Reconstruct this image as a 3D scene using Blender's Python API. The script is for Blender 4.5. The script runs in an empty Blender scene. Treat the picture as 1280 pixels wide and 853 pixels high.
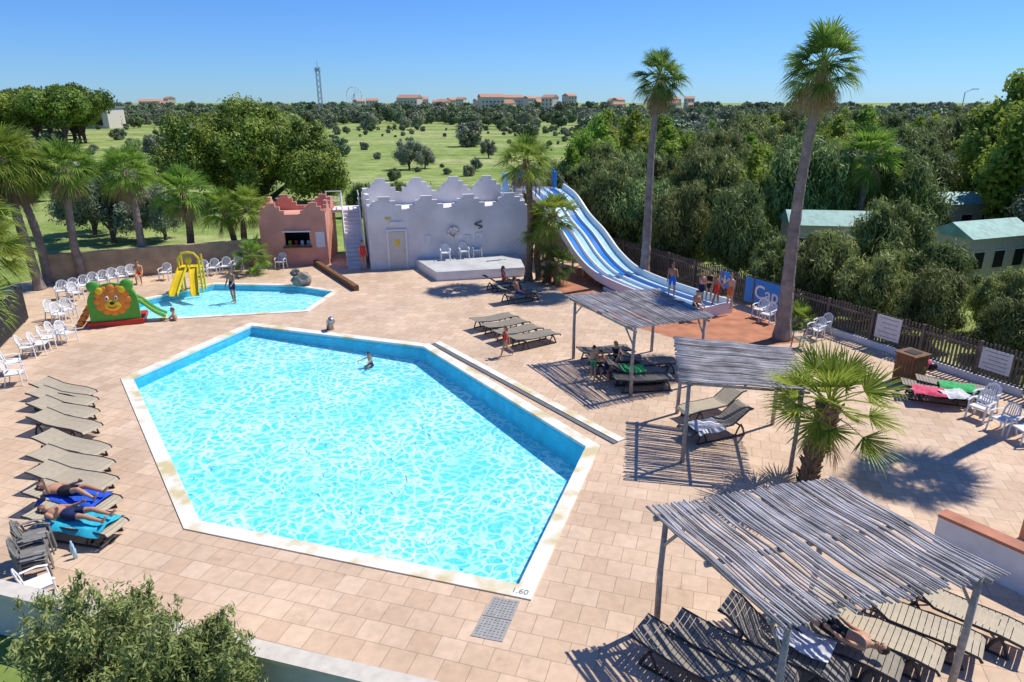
import bpy, math, random
import numpy as np
from mathutils import Vector, Matrix
from mathutils.geometry import tessellate_polygon
random.seed(7)
RNG = np.random.default_rng(11)
scene = bpy.context.scene
COL = scene.collection
R_ = math.radians

# ------------------------------------------------------------------ survey
# photogrammetry: bearings measured from the drone (9 m up, 19.3 deg down)
# intersected with a horizontal plane at height z -> metric site coordinates
PITCH = R_(19.3); CAM_H = 9.0; FPX = 853.0
def G(u, v, z=0.0):
    cx = (u-640)/FPX; cy = (v-426.5)/FPX
    y = math.cos(PITCH)-cy*math.sin(PITCH); zz = -math.sin(PITCH)-cy*math.cos(PITCH)
    t = (z-CAM_H)/zz
    return Vector((cx*t, y*t, z))
GRID = R_(-16.7)

# ------------------------------------------------------------------ materials
def _nt(name):
    m = bpy.data.materials.new(name); m.use_nodes = True
    nt = m.node_tree; b = nt.nodes['Principled BSDF']
    return m, nt, b
def mat(name, col, rough=.6, var=.15, scale=6.0, bump=0.0, bscale=None, metal=0.0, spec=.4, detail=4):
    m, nt, b = _nt(name)
    N = nt.nodes; L = nt.links
    tc = N.new('ShaderNodeTexCoord')
    no = N.new('ShaderNodeTexNoise'); no.inputs['Scale'].default_value = scale; no.inputs['Detail'].default_value = detail
    L.new(tc.outputs['Object'], no.inputs['Vector'])
    mx = N.new('ShaderNodeMix'); mx.data_type = 'RGBA'
    mr = N.new('ShaderNodeMapRange'); mr.inputs[1].default_value = .3; mr.inputs[2].default_value = .7
    L.new(no.outputs['Fac'], mr.inputs[0]); L.new(mr.outputs[0], mx.inputs['Factor'])
    mx.inputs['A'].default_value = [min(1, c*(1-var)) for c in col]+[1]
    mx.inputs['B'].default_value = [min(1, c*(1+var)) for c in col]+[1]
    L.new(mx.outputs['Result'], b.inputs['Base Color'])
    b.inputs['Roughness'].default_value = rough; b.inputs['Metallic'].default_value = metal
    b.inputs['Specular IOR Level'].default_value = spec
    if bump > 0:
        n2 = N.new('ShaderNodeTexNoise'); n2.inputs['Scale'].default_value = bscale or scale*4; n2.inputs['Detail'].default_value = 6
        L.new(tc.outputs['Object'], n2.inputs['Vector'])
        bp = N.new('ShaderNodeBump'); bp.inputs['Strength'].default_value = bump; bp.inputs['Distance'].default_value = .03
        L.new(n2.outputs['Fac'], bp.inputs['Height']); L.new(bp.outputs['Normal'], b.inputs['Normal'])
    return m
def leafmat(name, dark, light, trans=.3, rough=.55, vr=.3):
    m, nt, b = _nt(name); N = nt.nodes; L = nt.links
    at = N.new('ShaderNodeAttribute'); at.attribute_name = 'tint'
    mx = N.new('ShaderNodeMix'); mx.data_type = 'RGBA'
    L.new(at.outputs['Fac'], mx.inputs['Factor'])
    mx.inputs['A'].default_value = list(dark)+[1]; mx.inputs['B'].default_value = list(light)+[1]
    oi = N.new('ShaderNodeObjectInfo')
    hv = N.new('ShaderNodeHueSaturation')
    mr = N.new('ShaderNodeMapRange'); mr.inputs[3].default_value = 1-vr; mr.inputs[4].default_value = 1+vr
    L.new(oi.outputs['Random'], mr.inputs[0]); L.new(mr.outputs[0], hv.inputs['Value'])
    fr = N.new('ShaderNodeMath'); fr.operation='MULTIPLY'; fr.inputs[1].default_value=7.31; L.new(oi.outputs['Random'], fr.inputs[0])
    f2 = N.new('ShaderNodeMath'); f2.operation='FRACT'; L.new(fr.outputs[0], f2.inputs[0])
    m2 = N.new('ShaderNodeMapRange'); m2.inputs[3].default_value=.475; m2.inputs[4].default_value=.52; L.new(f2.outputs[0], m2.inputs[0]); L.new(m2.outputs[0], hv.inputs['Hue'])
    L.new(mx.outputs['Result'], hv.inputs['Color'])
    L.new(hv.outputs['Color'], b.inputs['Base Color'])
    b.inputs['Roughness'].default_value = rough; b.inputs['Specular IOR Level'].default_value = .2
    if trans>0:
        tr = N.new('ShaderNodeBsdfTranslucent'); L.new(hv.outputs['Color'], tr.inputs['Color'])
        ms = N.new('ShaderNodeMixShader'); ms.inputs[0].default_value = trans
        L.new(b.outputs[0], ms.inputs[1]); L.new(tr.outputs[0], ms.inputs[2])
        L.new(ms.outputs[0], N['Material Output'].inputs['Surface'])
    return m

M = {}
M['white'] = mat('white_plastic', (.78,.78,.77), .35, .04)
M['whitepaint'] = mat('white_paint', (.74,.74,.72), .6, .08, 3)
M['render'] = mat('off_white_render', (.70,.67,.65), .85, .15, .7, .25, 30, detail=9)
M['pink'] = mat('salmon_render', (.66,.31,.22), .85, .15, 1.2, .3, 30)
M['terracap'] = mat('terracotta_cap', (.45,.19,.11), .8, .2, 3)
M['tanwall'] = mat('tan_wall', (.38,.29,.19), .9, .25, 1.5, .5, 12)
M['greywall'] = mat('grey_wall_paint', (.52,.51,.49), .8, .15, 1.2, .2, 25)
M['stage'] = mat('stage_floor', (.50,.50,.49), .7, .15, 1.2, .1, 25)
M['greywood'] = mat('weathered_wood', (.35,.32,.30), .85, .3, 9, .4, 40)
M['polewood0'] = mat('weathered_poles', (.37,.35,.35), .85, .4, 2.2, .4, 40)
M['polewood1'] = mat('weathered_poles_dark', (.24,.215,.20), .85, .4, 2.2, .4, 40)
M['polewood2'] = mat('weathered_poles_pale', (.47,.45,.44), .85, .35, 2.2, .4, 40)
M['brownwood'] = mat('brown_wood', (.18,.09,.04), .75, .3, 5, .3, 30)
M['fencewood'] = mat('fence_wood', (.14,.11,.09), .8, .35, 3, .3, 30)
M['fencemetal'] = mat('fence_metal', (.07,.07,.08), .5, .1)
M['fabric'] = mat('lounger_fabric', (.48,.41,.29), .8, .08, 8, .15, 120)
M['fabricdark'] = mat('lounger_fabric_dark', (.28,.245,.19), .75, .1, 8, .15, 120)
M['frame'] = mat('lounger_frame', (.035,.035,.038), .45, .1)
M['steel'] = mat('steel', (.45,.45,.45), .35, .1, metal=.7)
M['grate'] = mat('grate', (.34,.33,.31), .6, .15, 12)
M['gratedark'] = mat('grate_slots', (.15,.15,.15), .6, .15, 12)
M['blue'] = mat('slide_blue', (.03,.22,.62), .2, .12, 2, spec=.5)
M['lblue'] = mat('slide_light_blue', (.42,.68,.84), .2, .12, 2, spec=.5)
M['yellow'] = mat('yellow_plastic', (.80,.58,.02), .35, .05)
M['green'] = mat('green_plastic', (.09,.38,.04), .4, .08)
M['orange'] = mat('orange_plastic', (.80,.26,.03), .4, .08)
M['red'] = mat('red_plastic', (.55,.03,.02), .45, .08)
M['dark'] = mat('dark_interior', (.02,.02,.022), .7, .1)
M['black'] = mat('black', (.01,.01,.01), .4, .1)
M['markpaint'] = mat('mark_paint', (.16,.16,.16), .7, .4, 30)
M['door'] = mat('door_paint', (.60,.57,.50), .6, .06)
M['banner'] = mat('banner_blue', (.02,.23,.66), .5, .05)
M['sign'] = mat('sign_panel', (.66,.66,.66), .5, .12, 8)
M['signy'] = mat('sign_yellow', (.75,.55,.05), .5, .1)
M['lifering'] = mat('lifering', (.75,.72,.68), .5, .05)
M['teal'] = mat('teal_roof', (.24,.44,.38), .6, .25, 2)
M['cream'] = mat('cream_wall', (.60,.55,.46), .8, .1)
M['rooftile'] = mat('roof_tile', (.52,.27,.18), .85, .2, 2)
M['trunkgrey'] = mat('palm_trunk_grey', (.26,.21,.18), .9, .3, 3, .8, 14)
M['trunkbrown'] = mat('palm_trunk_brown', (.22,.14,.08), .9, .4, 6, .9, 18)
M['bark'] = mat('bark', (.11,.085,.06), .9, .3, 4, .8, 15)
M['rock'] = mat('rock', (.30,.24,.19), .9, .3, 3, .8, 10)
M['towelb'] = mat('towel_blue', (.02,.10,.60), .9, .15, 10)
M['towelc'] = mat('towel_cyan', (.03,.45,.60), .9, .15, 10)
M['towelp'] = mat('towel_pink', (.65,.08,.15), .9, .3, 10)
M['towelg'] = mat('towel_green', (.05,.40,.12), .9, .3, 10)
M['towelw'] = mat('towel_white', (.6,.6,.62), .9, .3, 10)
M['chairgrey'] = mat('grey_plastic', (.22,.21,.19), .5, .1)
M['palm'] = leafmat('palm_leaf', (.06,.12,.02), (.33,.44,.09), .35, .4)
M['palmyellow'] = leafmat('palm_leaf_bright', (.10,.20,.022), (.46,.58,.10), .4, .4, .12)
M['palmdead'] = leafmat('palm_leaf_dead', (.22,.15,.07), (.50,.37,.19), .1)
M['tam'] = leafmat('tamarisk_leaf', (.065,.105,.026), (.36,.44,.14), .28)
M['bright'] = leafmat('poplar_leaf', (.11,.20,.02), (.46,.60,.10), .4, vr=.15)
M['pine'] = leafmat('pine_leaf', (.045,.088,.014), (.29,.40,.07), .2)
M['far'] = leafmat('far_leaf_haze_tint', (.08,.12,.055), (.32,.40,.19), .0)  # bluer greens: distance haze is put into the leaf colour
M['farg'] = leafmat('far_leaf_grey', (.13,.16,.10), (.41,.43,.27), .0)
M['olive'] = leafmat('olive_leaf', (.12,.18,.04), (.48,.54,.20), .25)
M['greyolive'] = leafmat('grey_olive_leaf', (.11,.15,.09), (.38,.42,.29), .2)

def deck_mat():
    m, nt, b = _nt('terrace_tiles'); N = nt.nodes; L = nt.links
    tc = N.new('ShaderNodeTexCoord'); mp = N.new('ShaderNodeMapping'); mp.inputs['Rotation'].default_value = (0,0,-GRID)
    L.new(tc.outputs['Object'], mp.inputs['Vector'])
    br = N.new('ShaderNodeTexBrick'); br.offset = .5; br.squash = 1
    br.inputs['Scale'].default_value = 1.0; br.inputs['Brick Width'].default_value = .5; br.inputs['Row Height'].default_value = .5
    br.inputs['Mortar Size'].default_value = .008; br.inputs['Mortar Smooth'].default_value = .3; br.inputs['Bias'].default_value = 0
    br.inputs['Color1'].default_value = (.60,.425,.285,1); br.inputs['Color2'].default_value = (.70,.52,.365,1)
    br.inputs['Mortar'].default_value = (.38,.27,.18,1)
    L.new(mp.outputs[0], br.inputs['Vector'])
    n1 = N.new('ShaderNodeTexNoise'); n1.inputs['Scale'].default_value = .35; n1.inputs['Detail'].default_value = 6
    n2 = N.new('ShaderNodeTexNoise'); n2.inputs['Scale'].default_value = 5; n2.inputs['Detail'].default_value = 8
    L.new(tc.outputs['Object'], n1.inputs['Vector']); L.new(tc.outputs['Object'], n2.inputs['Vector'])
    r1 = N.new('ShaderNodeMapRange'); r1.inputs[1].default_value=.3; r1.inputs[2].default_value=.7; r1.inputs[3].default_value=.84; r1.inputs[4].default_value=1.08
    r2 = N.new('ShaderNodeMapRange'); r2.inputs[1].default_value=.25; r2.inputs[2].default_value=.75; r2.inputs[3].default_value=.88; r2.inputs[4].default_value=1.08
    L.new(n1.outputs['Fac'], r1.inputs[0]); L.new(n2.outputs['Fac'], r2.inputs[0])
    mu = N.new('ShaderNodeMath'); mu.operation='MULTIPLY'; L.new(r1.outputs[0], mu.inputs[0]); L.new(r2.outputs[0], mu.inputs[1])
    n3 = N.new('ShaderNodeTexNoise'); n3.inputs['Scale'].default_value = 1.7; n3.inputs['Detail'].default_value = 10; n3.inputs['Roughness'].default_value=.7
    L.new(tc.outputs['Object'], n3.inputs['Vector'])
    r3 = N.new('ShaderNodeMapRange'); r3.inputs[1].default_value=.59; r3.inputs[2].default_value=.74; r3.inputs[3].default_value=1; r3.inputs[4].default_value=.72
    L.new(n3.outputs['Fac'], r3.inputs[0])
    mu2 = N.new('ShaderNodeMath'); mu2.operation='MULTIPLY'; L.new(mu.outputs[0], mu2.inputs[0]); L.new(r3.outputs[0], mu2.inputs[1])
    vm = N.new('ShaderNodeVectorMath'); vm.operation='SCALE'; L.new(br.outputs['Color'], vm.inputs[0]); L.new(mu2.outputs[0], vm.inputs['Scale'])
    L.new(vm.outputs[0], b.inputs['Base Color']); b.inputs['Roughness'].default_value=.7
    b.inputs['Specular IOR Level'].default_value=.25
    bp = N.new('ShaderNodeBump'); bp.inputs['Strength'].default_value=.3; bp.inputs['Distance'].default_value=.01
    iv = N.new('ShaderNodeMath'); iv.operation='SUBTRACT'; iv.inputs[0].default_value=1; L.new(br.outputs['Fac'], iv.inputs[1])
    L.new(iv.outputs[0], bp.inputs['Height']); L.new(bp.outputs[0], b.inputs['Normal'])
    return m
M['deck'] = deck_mat()
M['terracotta'] = mat('terracotta_floor', (.44,.18,.09), .8, .25, 1.5, .2, 20)
def coping_mat():
    m, nt, b = _nt('pool_coping'); N=nt.nodes; L=nt.links
    tc = N.new('ShaderNodeTexCoord'); n=N.new('ShaderNodeTexNoise'); n.inputs['Scale'].default_value=1.3; n.inputs['Detail'].default_value=7
    L.new(tc.outputs['Object'], n.inputs['Vector'])
    cr = N.new('ShaderNodeValToRGB'); cr.color_ramp.elements[0].position=.36; cr.color_ramp.elements[0].color=(.60,.50,.27,1)
    cr.color_ramp.elements[1].position=.51; cr.color_ramp.elements[1].color=(.78,.75,.65,1)
    L.new(n.outputs['Fac'], cr.inputs[0]); L.new(cr.outputs[0], b.inputs['Base Color']); b.inputs['Roughness'].default_value=.7
    return m
M['coping'] = coping_mat()
def caustic_liner_mat(name, base, caustic, sc=3.1):  # liner with rippled sunlight (caustics) painted into its base colour
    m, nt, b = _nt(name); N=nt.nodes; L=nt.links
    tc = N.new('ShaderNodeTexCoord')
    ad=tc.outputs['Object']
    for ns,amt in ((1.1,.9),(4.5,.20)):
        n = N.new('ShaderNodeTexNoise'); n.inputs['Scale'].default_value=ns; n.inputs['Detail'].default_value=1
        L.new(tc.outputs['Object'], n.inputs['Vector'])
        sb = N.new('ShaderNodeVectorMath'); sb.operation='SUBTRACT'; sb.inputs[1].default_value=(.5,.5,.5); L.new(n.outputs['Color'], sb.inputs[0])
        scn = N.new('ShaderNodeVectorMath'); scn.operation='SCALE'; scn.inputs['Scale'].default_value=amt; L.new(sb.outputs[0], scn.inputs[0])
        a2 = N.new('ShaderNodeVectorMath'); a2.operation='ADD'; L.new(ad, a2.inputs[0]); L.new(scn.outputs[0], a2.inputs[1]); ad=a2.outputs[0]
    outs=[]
    for s,w in ((sc,.22),(sc*1.8,.18)):  # voronoi edges draw the painted caustic lines
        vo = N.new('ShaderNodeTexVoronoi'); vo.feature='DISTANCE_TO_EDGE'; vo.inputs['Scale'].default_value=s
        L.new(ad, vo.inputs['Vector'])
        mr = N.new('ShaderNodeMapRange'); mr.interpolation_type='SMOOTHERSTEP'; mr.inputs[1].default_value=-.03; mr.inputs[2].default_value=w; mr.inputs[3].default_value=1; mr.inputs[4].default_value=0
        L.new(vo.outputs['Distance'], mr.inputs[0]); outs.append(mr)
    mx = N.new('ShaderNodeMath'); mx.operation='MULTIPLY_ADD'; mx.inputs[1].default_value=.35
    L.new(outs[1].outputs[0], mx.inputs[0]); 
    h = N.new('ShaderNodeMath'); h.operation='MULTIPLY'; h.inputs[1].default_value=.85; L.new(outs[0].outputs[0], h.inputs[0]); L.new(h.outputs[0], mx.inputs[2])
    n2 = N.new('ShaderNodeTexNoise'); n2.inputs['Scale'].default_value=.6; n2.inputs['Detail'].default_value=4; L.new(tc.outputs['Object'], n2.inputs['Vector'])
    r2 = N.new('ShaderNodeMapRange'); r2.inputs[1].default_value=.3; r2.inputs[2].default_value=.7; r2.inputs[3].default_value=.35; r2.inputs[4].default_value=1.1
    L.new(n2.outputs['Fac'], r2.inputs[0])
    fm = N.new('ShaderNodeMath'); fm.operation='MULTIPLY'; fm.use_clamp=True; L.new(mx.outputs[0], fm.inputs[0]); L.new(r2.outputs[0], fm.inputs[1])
    cm = N.new('ShaderNodeMix'); cm.data_type='RGBA'; cm.inputs['A'].default_value=list(base)+[1]; cm.inputs['B'].default_value=list(caustic)+[1]
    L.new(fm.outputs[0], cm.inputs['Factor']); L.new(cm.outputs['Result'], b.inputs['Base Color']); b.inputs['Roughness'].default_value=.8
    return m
M['liner'] = caustic_liner_mat('pool_liner_painted_caustics', (.11,.62,.78), (.90,.98,.99))
M['linerk'] = caustic_liner_mat('kids_pool_liner_painted_caustics', (.22,.73,.84), (.8,.95,.98), 4)
M['linerwall'] = mat('pool_wall_liner', (.03,.47,.70), .7, .15, 3)
def water_mat():
    m, nt, b = _nt('pool_water'); N=nt.nodes; L=nt.links
    N.remove(b)
    tc = N.new('ShaderNodeTexCoord'); n=N.new('ShaderNodeTexNoise'); n.inputs['Scale'].default_value=2.6; n.inputs['Detail'].default_value=3; n.inputs['Distortion'].default_value=.6
    L.new(tc.outputs['Object'], n.inputs['Vector'])
    bp = N.new('ShaderNodeBump'); bp.inputs['Strength'].default_value=.7; bp.inputs['Distance'].default_value=.11; L.new(n.outputs['Fac'], bp.inputs['Height'])
    fr = N.new('ShaderNodeFresnel'); fr.inputs['IOR'].default_value=1.33; L.new(bp.outputs[0], fr.inputs['Normal'])
    tr = N.new('ShaderNodeBsdfTransparent'); tr.inputs['Color'].default_value=(.86,.98,1,1)
    gl = N.new('ShaderNodeBsdfGlossy'); gl.inputs['Roughness'].default_value=.06; L.new(bp.outputs[0], gl.inputs['Normal'])
    ms = N.new('ShaderNodeMixShader'); L.new(fr.outputs[0], ms.inputs[0]); L.new(tr.outputs[0], ms.inputs[1]); L.new(gl.outputs[0], ms.inputs[2])
    L.new(ms.outputs[0], N['Material Output'].inputs['Surface'])
    return m
M['water'] = water_mat()
def ground_mat():
    m, nt, b = _nt('field_ground'); N=nt.nodes; L=nt.links
    tc = N.new('ShaderNodeTexCoord')
    mp = N.new('ShaderNodeMapping'); mp.inputs['Scale'].default_value=(.30,1,1); mp.inputs['Rotation'].default_value=(0,0,.08); L.new(tc.outputs['Object'], mp.inputs[0])
    n1=N.new('ShaderNodeTexNoise'); n1.inputs['Scale'].default_value=.06; n1.inputs['Detail'].default_value=7; n1.inputs['Roughness'].default_value=.68
    n2=N.new('ShaderNodeTexNoise'); n2.inputs['Scale'].default_value=.4; n2.inputs['Detail'].default_value=10; n2.inputs['Roughness'].default_value=.75
    L.new(mp.outputs[0], n1.inputs['Vector']); L.new(tc.outputs['Object'], n2.inputs['Vector'])
    cr=N.new('ShaderNodeValToRGB'); e=cr.color_ramp.elements
    e[0].position=.34; e[0].color=(.14,.20,.045,1); e[1].position=.70; e[1].color=(.52,.47,.26,1)
    x=e.new(.45); x.color=(.24,.33,.08,1); x=e.new(.56); x.color=(.35,.41,.14,1)
    L.new(n1.outputs['Fac'], cr.inputs[0])
    r2=N.new('ShaderNodeMapRange'); r2.inputs[1].default_value=.35; r2.inputs[2].default_value=.65; r2.inputs[3].default_value=.55; r2.inputs[4].default_value=1.2
    L.new(n2.outputs['Fac'], r2.inputs[0])
    vm=N.new('ShaderNodeVectorMath'); vm.operation='SCALE'; L.new(cr.outputs[0], vm.inputs[0]); L.new(r2.outputs[0], vm.inputs['Scale'])
    L.new(vm.outputs[0], b.inputs['Base Color']); b.inputs['Roughness'].default_value=.95; b.inputs['Specular IOR Level'].default_value=.1
    return m
M['ground'] = ground_mat()

# ------------------------------------------------------------------ mesh builder
class MB:
    def __init__(s): s.V=[];s.L=[];s.S=[];s.Mi=[];s.T=[];s.n=0;s.mats=[]
    def mi(s,m):
        if isinstance(m,str): m=M[m]
        for i,x in enumerate(s.mats):
            if x==m: return i
        s.mats.append(m); return len(s.mats)-1
    def add(s,V,F,m,tint=.5):
        V=np.asarray(V,dtype=float).reshape(-1,3); k=s.mi(m)
        if isinstance(F,np.ndarray): groups=[F]
        else:
            d={}
            for f in F: d.setdefault(len(f),[]).append(list(f))
            groups=[np.array(x) for x in d.values()]
        for g in groups:
            s.L.append((g+s.n).ravel()); s.S.append(np.full(len(g),g.shape[1])); s.Mi.append(np.full(len(g),k))
        s.V.append(V); s.T.append(np.full(len(V),tint) if np.isscalar(tint) else np.asarray(tint)); s.n+=len(V)
    def box(s,c,size,m,rz=0,R=None):
        hx,hy,hz=[x/2 for x in size]
        V=np.array([(x,y,z) for z in(-hz,hz) for y in(-hy,hy) for x in(-hx,hx)])
        if R is None: R=np.array(Matrix.Rotation(rz,3,'Z'))
        V=V@np.array(R).T+np.array(c)
        s.add(V,[(0,2,3,1),(4,5,7,6),(0,1,5,4),(2,6,7,3),(0,4,6,2),(1,3,7,5)],m)
    def beam(s,a,b,w,h,m):
        a=Vector(a);b=Vector(b);d=b-a;l=d.length
        if l<1e-6:return
        x=d/l; up=Vector((0,0,1))
        if abs(x.z)>.98: up=Vector((0,1,0))
        y=up.cross(x).normalized(); z=x.cross(y)
        R=Matrix((x,y,z)).transposed()
        s.box((a+b)/2,(l,w,h),m,R=R)
    def tube(s,pts,radii,m,n=8,side=None,tint=.5,caps=True):
        P=[Vector(p) for p in pts]; k=len(P)
        if not hasattr(radii,'__len__'): radii=[radii]*k
        ov=(P[-1]-P[0])
        if side is None:
            side=Vector((1,0,0)) if abs(ov.normalized().x)<.8 else Vector((0,1,0))
        side=Vector(side)
        V=[]
        for i in range(k):
            t=(P[min(i+1,k-1)]-P[max(i-1,0)]).normalized()
            a=(side-side.dot(t)*t).normalized(); b=t.cross(a)
            r=radii[i]; ra,rb=(r if hasattr(r,'__len__') else (r,r))
            for j in range(n):
                th=2*math.pi*j/n; V.append(P[i]+a*(math.cos(th)*ra)+b*(math.sin(th)*rb))
        F=[]
        for i in range(k-1):
            for j in range(n):
                F.append((i*n+j,i*n+(j+1)%n,(i+1)*n+(j+1)%n,(i+1)*n+j))
        if caps: F.append(tuple(range(n))[::-1]); F.append(tuple((k-1)*n+j for j in range(n)))
        s.add([tuple(v) for v in V],F,m,tint)
    def ell(s,c,r,m,R=None,nu=12,nv=8,tint=.5):
        V=[];F=[]
        for i in range(1,nv):
            ph=math.pi*i/nv
            for j in range(nu):
                th=2*math.pi*j/nu; V.append((math.sin(ph)*math.cos(th)*r[0],math.sin(ph)*math.sin(th)*r[1],math.cos(ph)*r[2]))
        V.append((0,0,r[2]));V.append((0,0,-r[2])); T=len(V)-2;B=T+1
        for i in range(nv-2):
            for j in range(nu): F.append((i*nu+j,(i+1)*nu+j,(i+1)*nu+(j+1)%nu,i*nu+(j+1)%nu))
        for j in range(nu): F.append((T,j,(j+1)%nu)); F.append((B,(nv-2)*nu+(j+1)%nu,(nv-2)*nu+j))
        V=np.array(V)
        if R is not None: V=V@np.array(R).T
        s.add(V+np.array(c),F,m,tint)
    def prism(s,poly,z0,z1,m,top=None):
        n=len(poly); V=[(p[0],p[1],z0) for p in poly]+[(p[0],p[1],z1) for p in poly]
        F=[(i,(i+1)%n,n+(i+1)%n,n+i) for i in range(n)]
        s.add(V,F,m); s.add(V[n:],[tuple(range(n))],top or m); s.add(V[:n],[tuple(range(n))[::-1]],m)
    def profile(s,outer,holes,origin,dx,dn,th,m):
        o=Vector(origin);dx=Vector(dx).normalized();dn=Vector(dn).normalized()
        loops=[outer]+list(holes); flat=[p for l in loops for p in l]
        tris=tessellate_polygon([[Vector((p[0],p[1],0)) for p in l] for l in loops])
        N=len(flat)
        V=[tuple(o+dx*p[0]+Vector((0,0,p[1]))) for p in flat]+[tuple(o+dx*p[0]+Vector((0,0,p[1]))+dn*th) for p in flat]
        F=[tuple(t) for t in tris]+[tuple(i+N for i in t)[::-1] for t in tris]
        b=0
        for l in loops:
            n=len(l)
            for i in range(n): F.append((b+i,b+(i+1)%n,N+b+(i+1)%n,N+b+i))
            b+=n
        s.add(V,F,m)
    def mesh(s,name,smooth=False):
        me=bpy.data.meshes.new(name)
        V=np.concatenate(s.V);L=np.concatenate(s.L);S=np.concatenate(s.S);Mi=np.concatenate(s.Mi);T=np.concatenate(s.T)
        me.vertices.add(len(V)); me.vertices.foreach_set('co',V.ravel())
        me.loops.add(len(L)); me.loops.foreach_set('vertex_index',L.astype(np.int32))
        me.polygons.add(len(S)); st=np.concatenate([[0],np.cumsum(S)[:-1]]).astype(np.int32)
        me.polygons.foreach_set('loop_start',st)
        me.polygons.foreach_set('material_index',Mi.astype(np.int32))
        me.polygons.foreach_set('use_smooth',np.full(len(S),bool(smooth)))
        for m in s.mats: me.materials.append(m)
        a=me.attributes.new('tint','FLOAT','POINT'); a.data.foreach_set('value',T.astype(np.float32))
        me.update(calc_edges=True); me.validate()
        return me
    def obj(s,name,loc=(0,0,0),rz=0,smooth=False,parent=None):
        return put(name,s.mesh(name,smooth),loc,rz,1,parent)
def put(name,me,loc=(0,0,0),rz=0,sc=1,parent=None):
    o=bpy.data.objects.new(name,me); COL.objects.link(o)
    o.location=loc; o.rotation_euler=(0,0,rz); o.scale=(sc,sc,sc) if not hasattr(sc,'__len__') else sc
    if parent: o.parent=parent
    return o
def sheet(name,outer,holes,z,m):
    loops=[outer]+holes; flat=[p for l in loops for p in l]
    tris=tessellate_polygon([[Vector((p[0],p[1],0)) for p in l] for l in loops])
    b=MB(); F=[]
    for t in tris:
        a,bb,c=[Vector(flat[i][:2]) for i in t]
        cr=(bb-a).cross(c-a)
        F.append(tuple(t) if cr>0 else tuple(t)[::-1])
    b.add([(p[0],p[1],z) for p in flat],F,m)
    return b.obj(name)
def ccw(p):
    A=sum(p[i][0]*p[(i+1)%len(p)][1]-p[(i+1)%len(p)][0]*p[i][1] for i in range(len(p)))
    return p if A>0 else p[::-1]
def offset(poly,d):
    n=len(poly);out=[]
    for i in range(n):
        p0=Vector(poly[i-1][:2]);p1=Vector(poly[i][:2]);p2=Vector(poly[(i+1)%n][:2])
        e1=(p1-p0).normalized();e2=(p2-p1).normalized()
        n1=Vector((e1.y,-e1.x));n2=Vector((e2.y,-e2.x)); k=(n1+n2); k=k/ (k.dot(n1))
        out.append(tuple(p1+k*d))
    return out

# ------------------------------------------------------------------ ground, deck, pools
pool_out=ccw([tuple(G(u,v)[:2]) for u,v in [(313,404),(151,474),(230,662),(664,751),(750,558),(538,431)]])
kid_out=ccw([tuple(G(u,v)[:2]) for u,v in [(268,354),(160,378),(176,402),(386,390),(424,364),(372,356)]])
deck=ccw([(-9.6,10.2),(-12.3,12.6),(-17.7,21),(-20.6,25),(-21.5,28),(-27,33.5),(-25.3,36.1),(-14.5,39.8),(-8,44),(-2,47),(5,46),(7.35,37.9),(13.55,27.05),(16.7,20.1),(21,12),(20,3),(4,6.2),(-2,7.95)])
BIG=4500
sheet('ground',[(-BIG,-200),(BIG,-200),(BIG,BIG*1.6),(-BIG,BIG*1.6)],[deck],-.03,'ground')
sheet('terrace_paving',deck,[offset(pool_out,-.05),offset(kid_out,-.05)],0,'deck')
sheet('terracotta_paving',ccw([tuple(G(u,v)[:2]) for u,v in [(684,350),(722,382),(790,408),(850,425),(960,432),(1003,428),(960,402),(880,372),(800,343),(742,330)]]),[],.004,'terracotta')
def pool(name,outer,cw,dfun,lin):
    e=bpy.data.objects.new(name,None);COL.objects.link(e)
    inner=offset(outer,-cw); n=len(outer)
    b=MB(); zt=.03
    O=[(p[0],p[1],zt) for p in outer];I=[(p[0],p[1],zt) for p in inner]
    b.add(O+I,[(i,(i+1)%n,n+(i+1)%n,n+i) for i in range(n)],'coping')
    b.add(O+[(p[0],p[1],-.1) for p in outer],[(i,(i+1)%n,n+(i+1)%n,n+i) for i in range(n)],'coping')
    b.add(I+[(p[0],p[1],-.05) for p in inner],[(i,(i+1)%n,n+(i+1)%n,n+i) for i in range(n)],'coping')
    b.obj('coping',parent=e)
    b=MB(); b.add([(p[0],p[1],-.05) for p in inner]+[(p[0],p[1],-dfun(p)) for p in inner],[(i,(i+1)%n,n+(i+1)%n,n+i) for i in range(n)],'linerwall')
    b.obj('basin_walls',parent=e)
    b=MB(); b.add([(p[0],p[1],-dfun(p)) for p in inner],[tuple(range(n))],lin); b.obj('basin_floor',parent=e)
    b=MB(); b.add([(p[0],p[1],-.09) for p in inner],[tuple(range(n))],'water'); b.obj('water',parent=e)
    return e,inner
# floor slopes from the shallow far-left end to the deep near-right end
def mdepth(p): return .33+.029*((p[0]+13.5)*.80-(p[1]-28)*.60)
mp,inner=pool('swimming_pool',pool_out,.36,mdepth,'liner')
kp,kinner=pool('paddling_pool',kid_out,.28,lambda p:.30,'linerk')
b=MB()
a=G(538,431);c=G(766,556); d=(c-a).normalized(); nn=Vector((d.y*-1,d.x,0)); nn=nn if nn.x>0 else -nn
for off,w,m,z in ((.10,.14,'gratedark',.034),(.32,.26,'coping',.05)):
    p=a+nn*off; q=c+nn*off
    b.beam((p.x,p.y,z/2),(q.x,q.y,z/2),w,z,m)
b.obj('overflow_gutter')
b=MB()
p0=G(617,746);p1=G(588,795);p2=G(628,803);p3=G(650,752)
b.prism(ccw([p0[:2],p1[:2],p2[:2],p3[:2]]),.002,.012,'grate')
for i in range(1,16):
    for k in range(1,8):
        t=i/16; p=p0.lerp(p1,t).lerp(p3.lerp(p2,t),k/8); b.beam((p.x-.018,p.y,.0135),(p.x+.018,p.y,.0135),.014,.006,'gratedark')
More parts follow.
